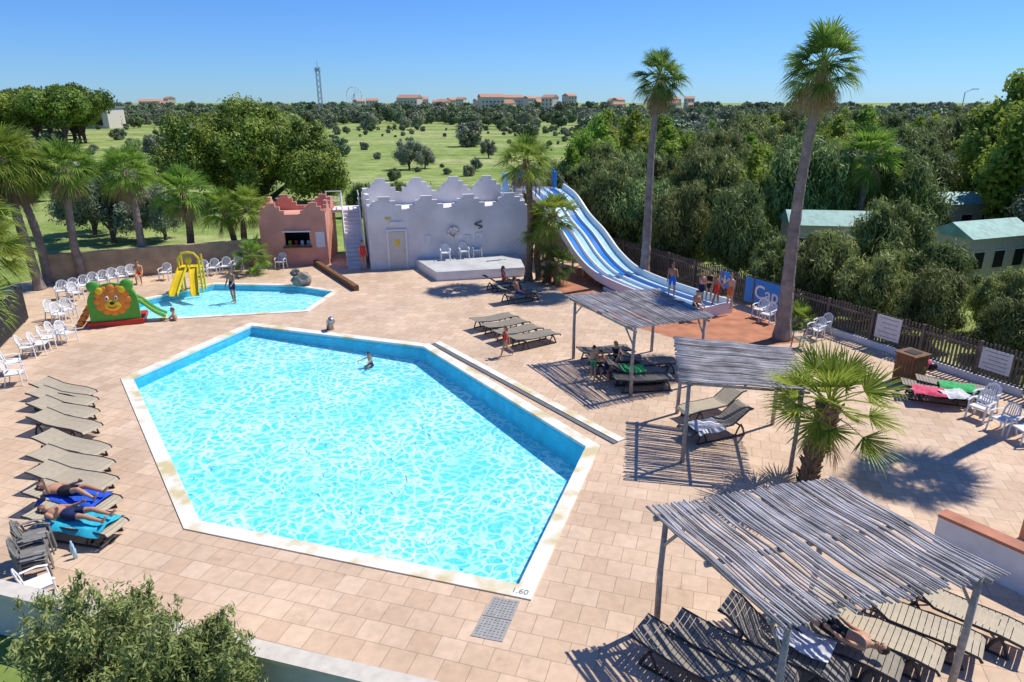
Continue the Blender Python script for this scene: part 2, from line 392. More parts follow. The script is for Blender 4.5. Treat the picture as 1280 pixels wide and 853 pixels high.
p=p0.lerp(p1,.5);q=p3.lerp(p2,.5); b.beam((p.x,p.y,.0145),(q.x,q.y,.0145),.012,.008,'gratedark')
b.obj('drain_cover')
cu=bpy.data.curves.new('depth_mark','FONT'); cu.body='1.60'; cu.size=.20; cu.align_x='CENTER'; cu.align_y='CENTER'
o=bpy.data.objects.new('depth_mark',cu);COL.objects.link(o); cu.materials.append(M['markpaint']); p=G(650,741); o.location=(p.x,p.y,.034); o.rotation_euler=(0,0,GRID)
b=MB(); p=G(413,412)
b.tube([p,(p.x,p.y,.35),(p.x+.1,p.y-.15,.5),(p.x+.2,p.y-.35,.45)],[.16,.14,.12,.12],'steel',10); b.obj('water_spout',smooth=True)

# ------------------------------------------------------------------ foliage tools
import bmesh
def ico(sub):
    bm=bmesh.new(); bmesh.ops.create_icosphere(bm,subdivisions=sub,radius=1)
    V=np.array([v.co[:] for v in bm.verts]);F=np.array([[v.index for v in f.verts] for f in bm.faces]); bm.free(); return V,F
ICO=ico(2); ICO1=ico(1)
def cloud(b,m,rng,C,R,dens,hl,hw,updir=0.0,core=.7,jit=.9,shell=(.55,.75)):
    C=np.asarray(C,float);R=np.asarray(R,float)
    if R.ndim==1: R=np.repeat(R[:,None],3,1)
    area=4*np.pi*(R.prod(1))**(2/3)
    cnt=np.maximum(8,(area*dens)).astype(int)
    idx=np.repeat(np.arange(len(C)),cnt); n=len(idx)
    d=rng.normal(size=(n,3)); d/=np.linalg.norm(d,axis=1)[:,None]
    pos=C[idx]+d*R[idx]*(shell[0]+shell[1]*rng.random(n)**1.3)[:,None]
    nor=d+rng.normal(size=(n,3))*jit*.6; nor/=np.linalg.norm(nor,axis=1)[:,None]
    t=rng.normal(size=(n,3)); t[:,2]+=updir*2
    t-=nor*(t*nor).sum(1)[:,None]; t/=np.linalg.norm(t,axis=1)[:,None]
    w=np.cross(nor,t); s=(.6+.8*rng.random(n))[:,None]
    V=np.stack([pos-t*hl*s,pos+w*hw*s,pos+t*hl*s,pos-w*hw*s],1).reshape(-1,3)
    F=np.arange(4*n).reshape(-1,4)
    ct=rng.random(len(C))
    tint=np.clip(.10+.45*ct[idx]+.5*rng.random(n)-.05,0,1)
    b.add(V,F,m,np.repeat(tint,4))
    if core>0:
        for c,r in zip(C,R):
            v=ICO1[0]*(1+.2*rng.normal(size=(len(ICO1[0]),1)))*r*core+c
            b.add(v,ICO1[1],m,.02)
def crown_points(rng,n,c,rad,inner=.35,zmin=None):
    d=rng.normal(size=(n,3)); d/=np.linalg.norm(d,axis=1)[:,None]
    r=(inner+(1-inner)*rng.random(n)**.6)[:,None]
    p=d*r*np.array(rad)+np.array(c)
    if zmin is not None: p[:,2]=np.maximum(p[:,2],zmin+.3*rng.random(n))
    return p
def tree_mesh(name,seed,leaf,h,rad,zc,ncl,cr,dens,hl,hw,updir=.3,trunk=.18,zmin=.8,core=.7,zst=1.0):
    rng=np.random.default_rng(seed); b=MB()
    P=crown_points(rng,ncl,(0,0,zc),rad,zmin=zmin)
    a=rng.random(6)*6.28; rr=rng.random(6)*.7
    P=np.concatenate([P,np.stack([np.cos(a)*rr*rad[0],np.sin(a)*rr*rad[1],zc+rad[2]*(.85+.35*rng.random(6))],1)])
    ncl=len(P)
    b.tube([(0,0,-.2),(.05,.03,zc*.5),(.0,.1,zc*1.1)],[trunk,trunk*.75,trunk*.35],'bark',7)
    for p in P[:9]:
        b.tube([(0,0,zc*.35*rng.random()+.2),(p[0]*.5,p[1]*.5,(p[2]+zc*.4)*.5),tuple(p)],[trunk*.5,trunk*.32,trunk*.12],'bark',5)
    r=cr*(.5+.75*rng.random(ncl)); r[-6:]*=.6
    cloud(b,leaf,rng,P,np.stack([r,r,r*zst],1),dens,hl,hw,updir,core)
    return b.mesh(name)
TAM=[tree_mesh('tamarisk_tree',100+i,'tam',5.5,(2.4,2.4,2.3),2.9,50,.70,62,.19,.032,1.3,zst=1.4,core=.6) for i in range(4)]
BRI=[tree_mesh('broadleaf_tree',200+i,'bright',7,(2.5,2.5,3.4),4.2,44,.82,48,.15,.08,.2,zst=1.1,core=.6) for i in range(2)]
FAR=[tree_mesh('wood_tree',300+i,'farg' if i==2 else 'far',7,(3,3,2.3),3.0,20,1.1,20,.30,.15,.1,zmin=.9) for i in range(3)]
OLV=[tree_mesh('olive_tree',400+i,'greyolive',5,(2.2,2.2,2.0),2.8,34,.72,70,.12,.04,.2) for i in range(1)]
PIN=[tree_mesh('pine',500+i,'pine',9,(4.2,4.2,2.4),6.5,30,1.4,24,.24,.12,.2,trunk=.3,zmin=4) for i in range(2)]

def scatter(name,child,me,places):
    if not places: return
    V=[];F=[]
    for i,(x,y,z,rz,s) in enumerate(places):
        for k in range(4):
            a=rz+math.pi/4+k*math.pi/2; r=s/math.sqrt(2)
            V.append((x+r*math.cos(a),y+r*math.sin(a),z))
        F.append((4*i,4*i+1,4*i+2,4*i+3))
    pm=bpy.data.meshes.new(name); pm.from_pydata(V,[],F)
    p=put(name,pm); p.instance_type='FACES'; p.use_instance_faces_scale=True; p.instance_faces_scale=1; p.show_instancer_for_render=False
    c=put(child,me,parent=p)
    return p

fA=Vector((16.7,20.1));fB=Vector((7.35,37.9)); fd=(fB-fA).normalized(); fn=Vector((-fd.y,fd.x)); fn=fn if fn.x>0 else -fn
homes=[(17.6,38.2),(30.0,46.5),(24.2,35.0)]
def blocked(x,y,r=3.2,L=8):
    p=Vector((x,y))
    for h in homes:
        h=Vector(h); d=-h.normalized(); t=max(0,min(L,(p-h).dot(d)))
        if (p-(h+d*t)).length<r: return True
    return False
near=[]
rnd=random.Random(5)
for off in (2.5,6.0):
    s=-10
    while s<38:
        p=fA+fd*(s+rnd.uniform(-.6,.6))+fn*(off+rnd.uniform(-.5,.5))
        if not (off>5 and (p-Vector(homes[0])).length<5.5): near.append((p.x,p.y))
        s+=2.9
for i,(x,y) in enumerate(near):
    sc=rnd.uniform(.72,1.05)*(1.0 if y>27 else .82)*(.66 if blocked(x,y,2.8,13) else 1)
    put('tamarisk_tree',TAM[i%4],(x,y,-.05),rnd.uniform(0,6.28),(sc,sc,sc*rnd.uniform(.85,1.1)))
wood={0:[],1:[],2:[],3:[]}; br={0:[],1:[]}; ol=[]
occ=[]
for k in range(1500):
    x=rnd.uniform(5,80);y=rnd.uniform(24,112)
    q=Vector((x,y))-fA; off=q.dot(fn)
    if off<9 : continue
    if x< 7+ (y-50)*.16 and y>48: continue
    if blocked(x,y,3.3,7): continue
    if math.sin(x*.16+2)*math.cos(y*.13)+.4*math.sin(x*.05+y*.21)>.62 and y>55: continue   # clearings
    if any((x-a)**2+(y-c)**2<2.7**2 for a,c in occ): continue
    occ.append((x,y)); s=rnd.choice([.55,.7,.85,1.0,1.15])*rnd.uniform(.9,1.1)
    if blocked(x,y,3.0,12): s=min(s,.6)
    r=rnd.random()
    if r<.20: br[rnd.randrange(2)].append((x,y,-.05,rnd.uniform(0,6.28),s*.80))
    elif r<.33: ol.append((x,y,-.05,rnd.uniform(0,6.28),s*1.1))
    else: wood[rnd.randrange(4)].append((x,y,-.05,rnd.uniform(0,6.28),s*1.08))
for i in range(4): scatter('tamarisk_woodland','tamarisk',TAM[i],wood[i])
for i in range(2): scatter('broadleaf_woodland','broadleaf',BRI[i],br[i])
scatter('olive_woodland','olive',OLV[0],ol)
for (x,y,s) in [(32,42,1.2),(35.5,44,1.32),(39,46,1.35),(35,49,1.25),(43,50,1.3),(6.5,55,.92),(9.5,58,.95),(12.5,56,.9),(8,62,.95),(4.5,51,.7)]:
    put('broadleaf_tree',BRI[rnd.randrange(2)],(x,y,0),rnd.uniform(0,6),s)
for (x,y,s) in [(2.5,47.5,.75),(5.5,48,.85),(8,46,.85),(4,51,.8),(-1,52,.5)]:
    put('tamarisk_tree',TAM[rnd.randrange(3)],(x,y,0),rnd.uniform(0,6),s)
pts=[]
for k in range(2300):
    y=112+640*rnd.random()**1.25; x=rnd.uniform(-.85,.85)*y
    u=x/y
    d=0.5+0.5*math.sin(y*.05+x*.011)*math.cos(x*.02+1)
    big=rnd.uniform(.45,1.15)
    if y<250:
        if u>.10: keep=.75 if d>.3 else .2
        elif u<-.42: keep=.12+.3*(d>.75); big*=.65
        elif -.24<u<.08 and y<205: keep=.015
        else: keep=.12+.45*(d>.62); big*=.55
    else: keep=.75
    if rnd.random()<keep: pts.append((x,y,-.2,rnd.uniform(0,6.28),big*(1.0 if y<250 else (1.05 if y<480 else 1.35))))
for i in range(3): scatter('distant_woodland','wood_tree',FAR[i],[p for j,p in enumerate(pts) if j%3==i])
pts=[]
for k in range(1300):
    y=60+200*rnd.random()**.8; x=rnd.uniform(-.8,.15)*y; u=x/y
    if math.sin(x*.07)+math.sin(y*.09+x*.03)+.6*math.sin(x*.21+y*.17)<.55 and rnd.random()<.88: continue
    if y<190 and u>-.28 and rnd.random()<.72: continue
    pts.append((x,y,-.15,rnd.uniform(0,6.28),rnd.uniform(.06,.26)*(1 if y<140 else 1.25)))
scatter('field_bushes','bush',FAR[1],pts[::2]); scatter('field_bushes','bush',FAR[2],pts[1::2])
for (x,y,s) in [(-14.5,99,.85),(-12.5,101,.6),(-5,97,.35),(-31,92,.5),(-4,120,.6)]:
    put('olive_tree',OLV[0],(x,y,0),rnd.uniform(0,6),s)
pl=[]
for k in range(46):
    y=rnd.uniform(150,220); x=-y*rnd.uniform(.60,.85); pl.append((x,y,0,rnd.uniform(0,6.28),rnd.uniform(.9,1.3)))
scatter('distant_pines','pine_tree',PIN[0],pl[::2]); scatter('distant_pines','pine_tree',PIN[1],pl[1::2])
rng=np.random.default_rng(77); b=MB()
P=np.concatenate([crown_points(rng,100,(0,0,4.6),(8.2,6.5,3.7),.45,zmin=1.2),crown_points(rng,32,(6.4,-1,3.0),(3,3,2.2),.4,zmin=.8)])
for p in P[:14]:
    b.tube([(rng.normal()*.5,rng.normal()*.5,-.2),(p[0]*.45,p[1]*.45,p[2]*.5),tuple(p)],[.32,.2,.07],'bark',6)
cloud(b,'pine',rng,P,1.25*(.5+.7*rng.random(len(P))),38,.18,.06,.5,.7)
put('umbrella_pine',b.mesh('umbrella_pine'),(-24.5,66,0),0,1)
for (x,y,s,me) in [(-27,46,1.05,OLV[0]),(-30,49,1.0,OLV[0]),(-24,47,.75,OLV[0])]:
    put('olive_tree',me,(x,y,0),rnd.uniform(0,6),s)
for (x,y,s) in [(-40,74,.9),(-46,66,1.0),(-44,56,.9),(-52,60,.9),(-60,80,.9),(-12.5,57,.45),(-10,61,.4)]:
    put('tamarisk_tree',TAM[rnd.randrange(3)],(x,y,0),rnd.uniform(0,6),s)

# ------------------------------------------------------------------ palms
def palm(name,loc,h,r0,r1,lean,fr,nf,pet,seed,live='palm',dead=14,trunk='trunkgrey',boots=False,nb=24,droop=.35,elspan=118):
    rng=random.Random(seed); b=MB()
    K=40; pts=[];rad=[]
    for i in range(K+1):
        t=i/K; pts.append((lean[0]*t*t+.08*math.sin(t*5+seed),lean[1]*t*t,h*t-.1*(1-t)))
        rr=r1+(r0-r1)*(1-t)**1.6 if not boots else r0+(r1-r0)*t
        if t<.06: rr*=1.25
        rad.append(rr*(1+(.05 if i%2 else -.04)+rng.uniform(-.03,.03)))
    b.tube(pts,rad,trunk,12)
    top=Vector(pts[-1])
    if boots:
        for i in range(int(h*70)):
            t=rng.random(); z=h*t; a=i*2.4+rng.random()*.4; rr=(r0+(r1-r0)*t)
            cx=lean[0]*t*t+.08*math.sin(t*5+seed);cy=lean[1]*t*t
            d=Vector((math.cos(a),math.sin(a),0)); p=Vector((cx,cy,z))+d*rr*.9
            b.tube([p,p+d*.05+Vector((0,0,.07)),p+d*.11+Vector((0,0,.15))],[(.05,.02),(.035,.015),(.01,.01)],trunk,5)
    def frond(el,az,deadf,L,m):
        d0=Vector((math.cos(az)*math.cos(el),math.sin(az)*math.cos(el),math.sin(el)))
        o=top+Vector((0,0,rng.uniform(-.25,.1)))+d0*.1
        pl=pet*rng.uniform(.7,1.15)
        g=Vector((0,0,-1))
        p1=o+d0*pl*.5; p2=o+d0*pl+g*pl*(.12 if not deadf else .2)
        b.tube([o,p1,p2],[.024,.018,.012],m,4,tint=.8)
        d=(p2-p1).normalized(); s=d.cross(Vector((0,0,1)));
        if s.length<.1: s=Vector((1,0,0))
        s.normalize(); n=s.cross(d).normalized()
        tw=rng.uniform(-.6,.6); s2=s*math.cos(tw)+n*math.sin(tw); n2=n*math.cos(tw)-s*math.sin(tw)
        spread=rng.uniform(1.25,1.65) if not deadf else .7
        tn=rng.random()*.6+.15
        V=[];F=[];T=[]
        for i in range(nb):
            a=-spread+2*spread*i/(nb-1)+rng.uniform(-.04,.04)
            dd=d*math.cos(a)+s2*math.sin(a); dd=(dd+n2*(.14*abs(math.sin(a))+rng.uniform(-.05,.05))).normalized()
            w=dd.cross(n2).normalized(); l=L*(1-.30*(abs(a)/spread)**2)*rng.uniform(.85,1.12)
            bw=l*spread/nb*.78
            dr=droop*rng.uniform(.4,1.6)
            m1=p2+dd*l*.42+g*l*.03; m2=p2+dd*l*.76+g*l*dr*.28; tp=p2+dd*l*.97+g*l*dr*.9
            k=len(V)
            fold=n2*bw*.4
            V+=[p2-w*.008,p2+w*.008,m1-w*bw*.55+fold,m1+w*bw*.55+fold,m1,m2-w*bw*.26,m2+w*bw*.26,tp]
            F+=[(k,k+4,k+2),(k,k+1,k+4),(k+1,k+3,k+4),(k+2,k+4,k+5),(k+4,k+6,k+5),(k+4,k+3,k+6),(k+5,k+6,k+7)]
            tt=min(1,max(0,tn+rng.uniform(-.2,.3))); T+=[tt]*8
        b.add([tuple(v) for v in V],F,m,np.array(T))
    for i in range(nf):
        t=(i+.5)/nf; el=R_(82)-t*R_(elspan); frond(el+rng.uniform(-.15,.15),i*2.39996+rng.uniform(-.25,.25),False,fr*rng.uniform(.8,1.12),live)
    for i in range(dead):
        frond(R_(rng.uniform(-78,-38)),i*2.4+rng.random(),True,fr*.8,'palmdead')
    return b.obj(name,loc)
def gp(u,v): p=G(u,v); return (p.x,p.y,0)
palm('fan_palm',gp(803,352),10.2,.27,.15,(.25,0),.90,46,.7,1,dead=44)
palm('fan_palm',gp(975,424),10.3,.30,.16,(.15,0),.95,52,.75,2,dead=44)
palm('fan_palm',(15.9,18.6,0),10.3,.28,.16,(.1,0),1.0,48,.8,3,dead=22)
palm('fan_palm',gp(1012,606),2.2,.20,.24,(.12,0),.98,34,.80,4,live='palmyellow',dead=4,trunk='trunkbrown',boots=True,nb=24,droop=.10,elspan=98)
palm('fan_palm',gp(662,351),6.3,.2,.15,(-.2,0),.95,40,.7,5,live='palmyellow',dead=18,trunk='trunkbrown')
palm('fan_palm',gp(684,353),3.5,.2,.17,(.3,0),.95,38,.7,6,live='palmyellow',dead=10,trunk='trunkbrown',boots=True)
palm('fan_palm',gp(694,356),1.2,.2,.17,(.1,-.1),.8,26,.5,7,dead=4,trunk='trunkbrown')
palm('fan_palm',gp(672,350),2.5,.2,.17,(.1,-.2),.8,26,.5,77,dead=8,trunk='trunkbrown')
palm('fan_palm',gp(48,362),6.5,.24,.19,(-.3,0),1.3,54,.95,8,live='palmyellow',dead=16)
palm('fan_palm',gp(62,355),5.7,.22,.18,(-.6,0),1.1,44,.8,18,live='palmyellow',dead=16)
palm('fan_palm',gp(104,352),6.0,.22,.17,(.2,0),1.1,44,.8,9,live='palmyellow',dead=20)
palm('fan_palm',gp(186,341),5.6,.22,.17,(-.4,0),1.05,42,.8,10,live='palmyellow',dead=18)
palm('fan_palm',gp(243,332),4.3,.22,.18,(0,0),1.1,42,.85,11,live='palmyellow',dead=22,trunk='trunkbrown')
palm('fan_palm',gp(296,328),3.2,.2,.16,(-.3,0),.95,34,.7,12,live='palmyellow',dead=8,trunk='trunkbrown')
palm('fan_palm',gp(306,329),3.4,.2,.16,(.6,0),.95,34,.7,13,live='palmyellow',dead=6,trunk='trunkbrown')
palm('fan_palm',gp(318,342),1.0,.16,.16,(0,0),.8,26,.5,14,live='palmyellow',dead=3,trunk='trunkbrown')
palm('fan_palm',(-22.6,28.5,0),3.2,.25,.22,(0,0),1.3,46,.95,15,live='palmyellow',dead=8,trunk='trunkbrown')
palm('fan_palm',(-24.6,31,0),4.2,.25,.22,(0,0),1.3,46,.95,25,live='palmyellow',dead=8,trunk='trunkbrown')
palm('fan_palm',(-21.6,25.8,0),1.6,.25,.22,(0,0),1.2,40,.8,26,live='palmyellow',dead=8,trunk='trunkbrown')
palm('fan_palm',(21.0,41.5,0),6.1,.22,.18,(0,0),1.35,44,.9,16,live='palmyellow',dead=8)
palm('fan_palm',(-33,44,0),4.8,.22,.18,(0,0),1.2,40,.9,17,live='palmyellow',dead=8)
palm('dwarf_palm',gp(1000,408),.35,.1,.1,(0,0),.6,26,.4,19,live='palmyellow',dead=0)

# foreground olive shrub
rng=np.random.default_rng(5); b=MB()
P=np.concatenate([crown_points(rng,80,(0,0,1.5),(1.2,.9,1.15),.3,zmin=.2),crown_points(rng,34,(1.35,.1,1.05),(.65,.6,.8),.3,zmin=.2)])
for i,p in enumerate(P): b.tube([(rng.normal()*.12,rng.normal()*.12,0),(p[0]*.5+rng.normal()*.1,p[1]*.5,p[2]*.55),tuple(p)],[.025,.015,.005],'bark',4)
for i in range(90):
    a=rng.random()*6.28; q=P[rng.integers(len(P))]; d=np.array([math.cos(a)*.30,math.sin(a)*.30,.30+.25*rng.random()]); b.tube([tuple(q),tuple(q+d*.6),tuple(q+d)],[.008,.006,.003],'bark',4)
    cloud(b,'olive',rng,[q+d*.55,q+d*.9],np.array([[.07,.07,.14],[.06,.06,.12]]),420,.048,.012,1.2,0,1.2,(.2,1.1))
cloud(b,'olive',rng,P,.25*(.45+.85*rng.random(len(P))),560,.045,.012,.5,0,1.2,(.2,1.1))
cloud(b,'olive',rng,P,np.full(len(P),.10),30,.05,.012,.5,.8)
put('olive_shrub',b.mesh('olive_shrub'),(-5.75,7.65,0),0,1.05)

# ------------------------------------------------------------------ buildings
def step_outline(L,h,merlons,mw,mh,steps=3,z0=0):
    pts=[(0,z0),(L,z0),(L,h)]
    for c in sorted(merlons,reverse=True):
        for k in range(steps):
            w=mw*(1-k/steps); x=c+w/2
            pts+= [(min(x,L-.001*(k+1)),h+mh*k/steps),(min(x,L-.001*(k+1)),h+mh*(k+1)/steps)]
        for k in reversed(range(steps)):
            w=mw*(1-k/steps); x=max(c-w/2,.001*(k+1))
            pts+= [(x,h+mh*(k+1)/steps),(x,h+mh*k/steps)]
    pts.append((0,h))
    out=[pts[0]]
    for p in pts[1:]:
        if (abs(p[0]-out[-1][0])+abs(p[1]-out[-1][1]))>1e-5: out.append(p)
    return out
wb=bpy.data.objects.new('crenellated_white_building',None);COL.objects.link(wb)
A=Vector((-8,37.9,0));B=Vector((.9,40.2,0)); dx=(B-A).normalized(); dn=Vector((-dx.y,dx.x,0)); LW=(B-A).length; DW=6.2
b=MB()
b.profile(step_outline(LW,3.35,[.95,3.3,5.7,8.1],1.9,.70),[],A,dx,dn,.22,'render'); b.obj('front_wall',parent=wb)
b=MB(); b.profile(step_outline(DW-.44,3.35,[1.3,4.1],1.9,.70),[],A+dn*.22,dn,dx,.22,'render'); b.obj('left_wall',parent=wb)
b=MB(); b.profile(step_outline(DW-.44,3.35,[1.3,4.1],1.9,.70),[],A+dn*.22+dx*(LW-.22),dn,dx,.22,'render'); b.obj('right_wall',parent=wb)
b=MB(); b.profile(step_outline(LW,3.6,[1.2,3.5,5.9,8.1],1.9,.85),[],A+dn*(DW-.22),dx,dn,.22,'render'); b.obj('rear_wall',parent=wb)
b=MB(); c=A+dx*LW/2+dn*DW/2; ang=math.atan2(dx.y,dx.x)
b.box((c.x,c.y,2.7),(LW-.46,DW-.46,.2),'render',ang); b.obj('roof_terrace',parent=wb)
def onwall(s,z,out=0.0): return A+dx*s-dn*out+Vector((0,0,z))
b=MB(); p=onwall(1.55,1.05,.02); b.box(p,(.95,.05,2.1),'door',ang)
for s,w,z,h in ((1.03,.1,1.08,2.16),(2.07,.1,1.08,2.16),(1.55,1.14,2.21,.1)): b.box(onwall(s,z,.05),(w,.10,h),'whitepaint',ang)
b.box(onwall(1.55,1.5,.055),(.28,.02,.34),'signy',ang); b.box(onwall(1.93,1.02,.07),(.04,.06,.14),'steel',ang)
b.obj('door',parent=wb)
b=MB(); b.box(onwall(1.55,2.6,.04),(.7,.08,.16),'whitepaint',ang); b.box(onwall(1.1,2.85,.03),(.3,.05,.12),'signy',ang); b.obj('lamp_sign',parent=wb)
b=MB(); b.box(onwall(6.3,1.55,.03),(.45,.03,.6),'sign',ang); b.box(onwall(5.6,1.5,.03),(.4,.03,.5),'sign',ang); b.box(onwall(3.3,1.6,.03),(.35,.03,.45),'sign',ang); b.obj('rules_sign',parent=wb)
b=MB(); c=onwall(4.75,1.95,.10)
ring=[c+dx*math.cos(t)*.28+Vector((0,0,math.sin(t)*.28)) for t in np.linspace(0,2*math.pi,25)]
for i in range(24): b.tube([ring[i],ring[i+1]],.065,'orange' if (i%6)==0 else 'lifering',8,side=-dn,caps=False)
b.obj('life_ring',smooth=True)
b=MB(); pts=[onwall(6.25+.22*math.sin(t*2.2),2.1+.12*t,.06) for t in np.linspace(0,3.4,16)]
b.tube(pts,.03,'dark',6); b.obj('seahorse_ornament')
b=MB(); poly=ccw([(-5.5,38.45),(-4.0,35.3),(.7,36.4),(.35,39.95)])
b.prism(poly,0,.5,'whitepaint','stage'); b.obj('stage_platform')
st=bpy.data.objects.new('outside_staircase',None);COL.objects.link(st)
S0=A-dx*.75+dn*.6
b=MB()
for i in range(15):
    p=S0+dn*(.28*i); hh=(i+1)*.185
    b.box((p.x,p.y,hh/2),(1.0,.28,hh),'render',ang)
b.obj('steps',parent=st)
b=MB()
top=S0+dn*(.28*14); 
for sd in (-.52,.5):
    f=S0+dx*sd; t=top+dx*sd; e=t+dn*1.6
    for hz in (.95,.5): b.tube([f+Vector((0,0,.2+hz)),t+Vector((0,0,2.78+hz)),e+Vector((0,0,2.78+hz))],.03,'white',6)
    for i in range(0,16,1):
        q=f+dn*.28*i; z=.185*(i+1); b.tube([q+Vector((0,0,z)),q+Vector((0,0,z+.97))],.018,'white',6)
q0=top-dx*.52+dn*1.6; q1=q0-dx*.9
for hz in (.3,.6,.95): b.tube([q0+Vector((0,0,2.78+hz)),q1+Vector((0,0,2.78+hz))],.03,'white',6)
b.tube([q1,q1+Vector((0,0,3.75))],.05,'white',6); b.tube([q0,q0+Vector((0,0,3.75))],.05,'white',6)
b.obj('railing',parent=st)
b=MB(); c=top+dn*1.1-dx*.4; b.box((c.x,c.y,2.68),(1.9,1.7,.16),'render',ang); b.obj('landing',parent=st)
pb=bpy.data.objects.new('salmon_snack_bar',None);COL.objects.link(pb)
A2=G(330,333);B2=G(412,331);A2.z=0;B2.z=0
dx2=(B2-A2).normalized();dn2=Vector((-dx2.y,dx2.x,0));L2=(B2-A2).length; ang2=math.atan2(dx2.y,dx2.x)
b=MB(); b.profile(step_outline(L2,2.95,[.75,3.05],1.4,.65),[[(1.35,1.15),(2.75,1.15),(2.75,1.95),(1.35,1.95)]],A2,dx2,dn2,.2,'pink'); b.obj('front_wall',parent=pb)
for nm,o in (('left_wall',A2+dn2*.2),('right_wall',A2+dn2*.2+dx2*(L2-.2))):
    b=MB(); b.profile(step_outline(3.6,2.95,[.9,2.6],1.3,.65),[],o,dn2,dx2,.2,'pink'); b.obj(nm,parent=pb)
b=MB(); b.profile(step_outline(L2,2.95,[.75,3.05],1.4,.65),[],A2+dn2*3.8,dx2,dn2,.2,'pink'); b.obj('rear_wall',parent=pb)
c=A2+dx2*L2/2+dn2*2; b=MB(); b.box((c.x,c.y,2.6),(L2-.42,3.58,.15),'pink',ang2); b.obj('roof',parent=pb)
b=MB(); c=A2+dx2*2.05+dn2*.7; b.box((c.x,c.y,1.0),(2.2,.6,.08),'white',ang2); b.box((c.x,c.y+.9,1.5),(2.4,.05,1.6),'dark',ang2)
c=A2+dx2*2.05-dn2*.14; b.box((c.x,c.y,1.10),(1.6,.3,.06),'brownwood',ang2); b.box((c.x,c.y,2.0),(1.6,.08,.07),'whitepaint',ang2)
for k in range(4): c=A2+dx2*(1.5+.35*k)+dn2*.6; b.box((c.x,c.y,1.2),(.16,.16,.3),('yellow','red','white','lblue')[k],ang2)
c=A2+dx2*3.35-dn2*.03; b.box((c.x,c.y,1.5),(.5,.03,.9),'sign',ang2)
b.obj('serving_hatch',parent=pb)

def wall(name,pts,h,th,m,cap=None,z0=0,capz=.07):
    b=MB()
    for i in range(len(pts)-1):
        a=Vector(pts[i]).to_3d();c=Vector(pts[i+1]).to_3d(); a.z=c.z=z0+h/2; b.beam(a,c,th,h,m)
        if cap: a.z=c.z=z0+h+capz/2; b.beam(a,c,th+.06,capz,cap)
    return b.obj(name)
wall('boundary_wall',[G(66,354)[:2],G(330,331)[:2]],1.45,.25,'tanwall','tanwall')
wall('low_parapet_wall',[(-9.4,10.0),(-1.9,7.88),(4.2,6.15)],.9,.25,'greywall','cream')
wall('white_low_wall',[(-12.55,12.5),(-14.6,15.8)],.7,.2,'whitepaint','whitepaint')
wall('white_low_wall',[(9.0,12.3),(12.2,7.8)],.85,.28,'whitepaint','terracap')
b=MB(); b.box((11.35,12.6,.55),(.38,.38,1.1),'terracap',.4); b.box((11.35,12.6,1.14),(.46,.46,.08),'terracap',.4); b.obj('brick_pillar')
wall('timber_edging',[G(393,330)[:2],G(446,364)[:2]],.28,.25,'brownwood')
wall('white_kerb_wall',[(16.55,20.3),(12.3,28.4)],.25,.25,'whitepaint')

def fence(name,a,c,h,m,sp=.13,pw=.07,post=2.0,z0=.0):
    a=Vector((a[0],a[1],z0));c=Vector((c[0],c[1],z0)); d=(c-a);L=d.length;d/=L; b=MB(); ang=math.atan2(d.y,d.x)
    n=int(L/sp)
    for i in range(n+1):
        p=a+d*(i*sp); hh=h*random.uniform(.97,1.02); b.box((p.x,p.y,z0+.06+hh/2),(pw,.025,hh),m,ang)
    for i in range(int(L/post)+1):
        p=a+d*(i*post)+Vector((-d.y,d.x,0))*.06; b.box((p.x,p.y,z0+h*.53),(.1,.09,h*1.06),m,ang)
    nrm=Vector((-d.y,d.x,0))*.035
    for z in (.25,h*.85): b.beam(a+nrm+Vector((0,0,z)),c+nrm+Vector((0,0,z)),.04,.08,m)
    return b.obj(name)
fence('picket_fence',(20.5,12.8),(3.6,45.1),1.35,'fencewood')
fence('metal_fence',(-14.75,16.0),(-19.6,24.4),1.5,'fencemetal',.12,.04)
fence('metal_fence',(-19.6,24.4),(-21.2,28.6),1.5,'fencemetal',.12,.04)
def fp(s,off=0,z=0):
    p=fA+fd*s-fn*off; return Vector((p.x,p.y,z))
def panel(name,s0,s1,z0,z1,m,text=None):
    e=bpy.data.objects.new(name,None);COL.objects.link(e)
    b=MB(); a=fp(s0,.09,(z0+z1)/2);c=fp(s1,.09,(z0+z1)/2); b.beam(a,c,.015,z1-z0,m); b.obj('panel',parent=e)
    if text:
        cu=bpy.data.curves.new('lettering','FONT'); cu.body=text; cu.size=(z1-z0)*.75; cu.align_x='CENTER'; cu.align_y='CENTER'; cu.extrude=.003; cu.offset=.012
        o=bpy.data.objects.new('lettering',cu);COL.objects.link(o); cu.materials.append(M['white'])
        p=fp((s0+s1)/2,.112,(z0+z1)/2); o.location=p; o.rotation_euler=(math.pi/2,0,math.atan2(-fd.y,-fd.x)); o.parent=e
    else:
        b=MB()
        for k in range(5):
            z=z1-.1-(z1-z0-.2)*k/4; b.beam(fp(s0+.12,.102,z),fp(s1-.12-.1*(k%3),.102,z),.006,.018,'chairgrey')
        b.obj('print',parent=e)
panel('blue_banner',9.7,12.3,.2,1.35,'banner','Cap')
panel('notice_sign',4.6,5.6,.45,1.35,'sign'); panel('notice_sign',.75,1.75,.5,1.25,'sign'); panel('notice_sign',13.3,13.9,.5,1.3,'banner','i')

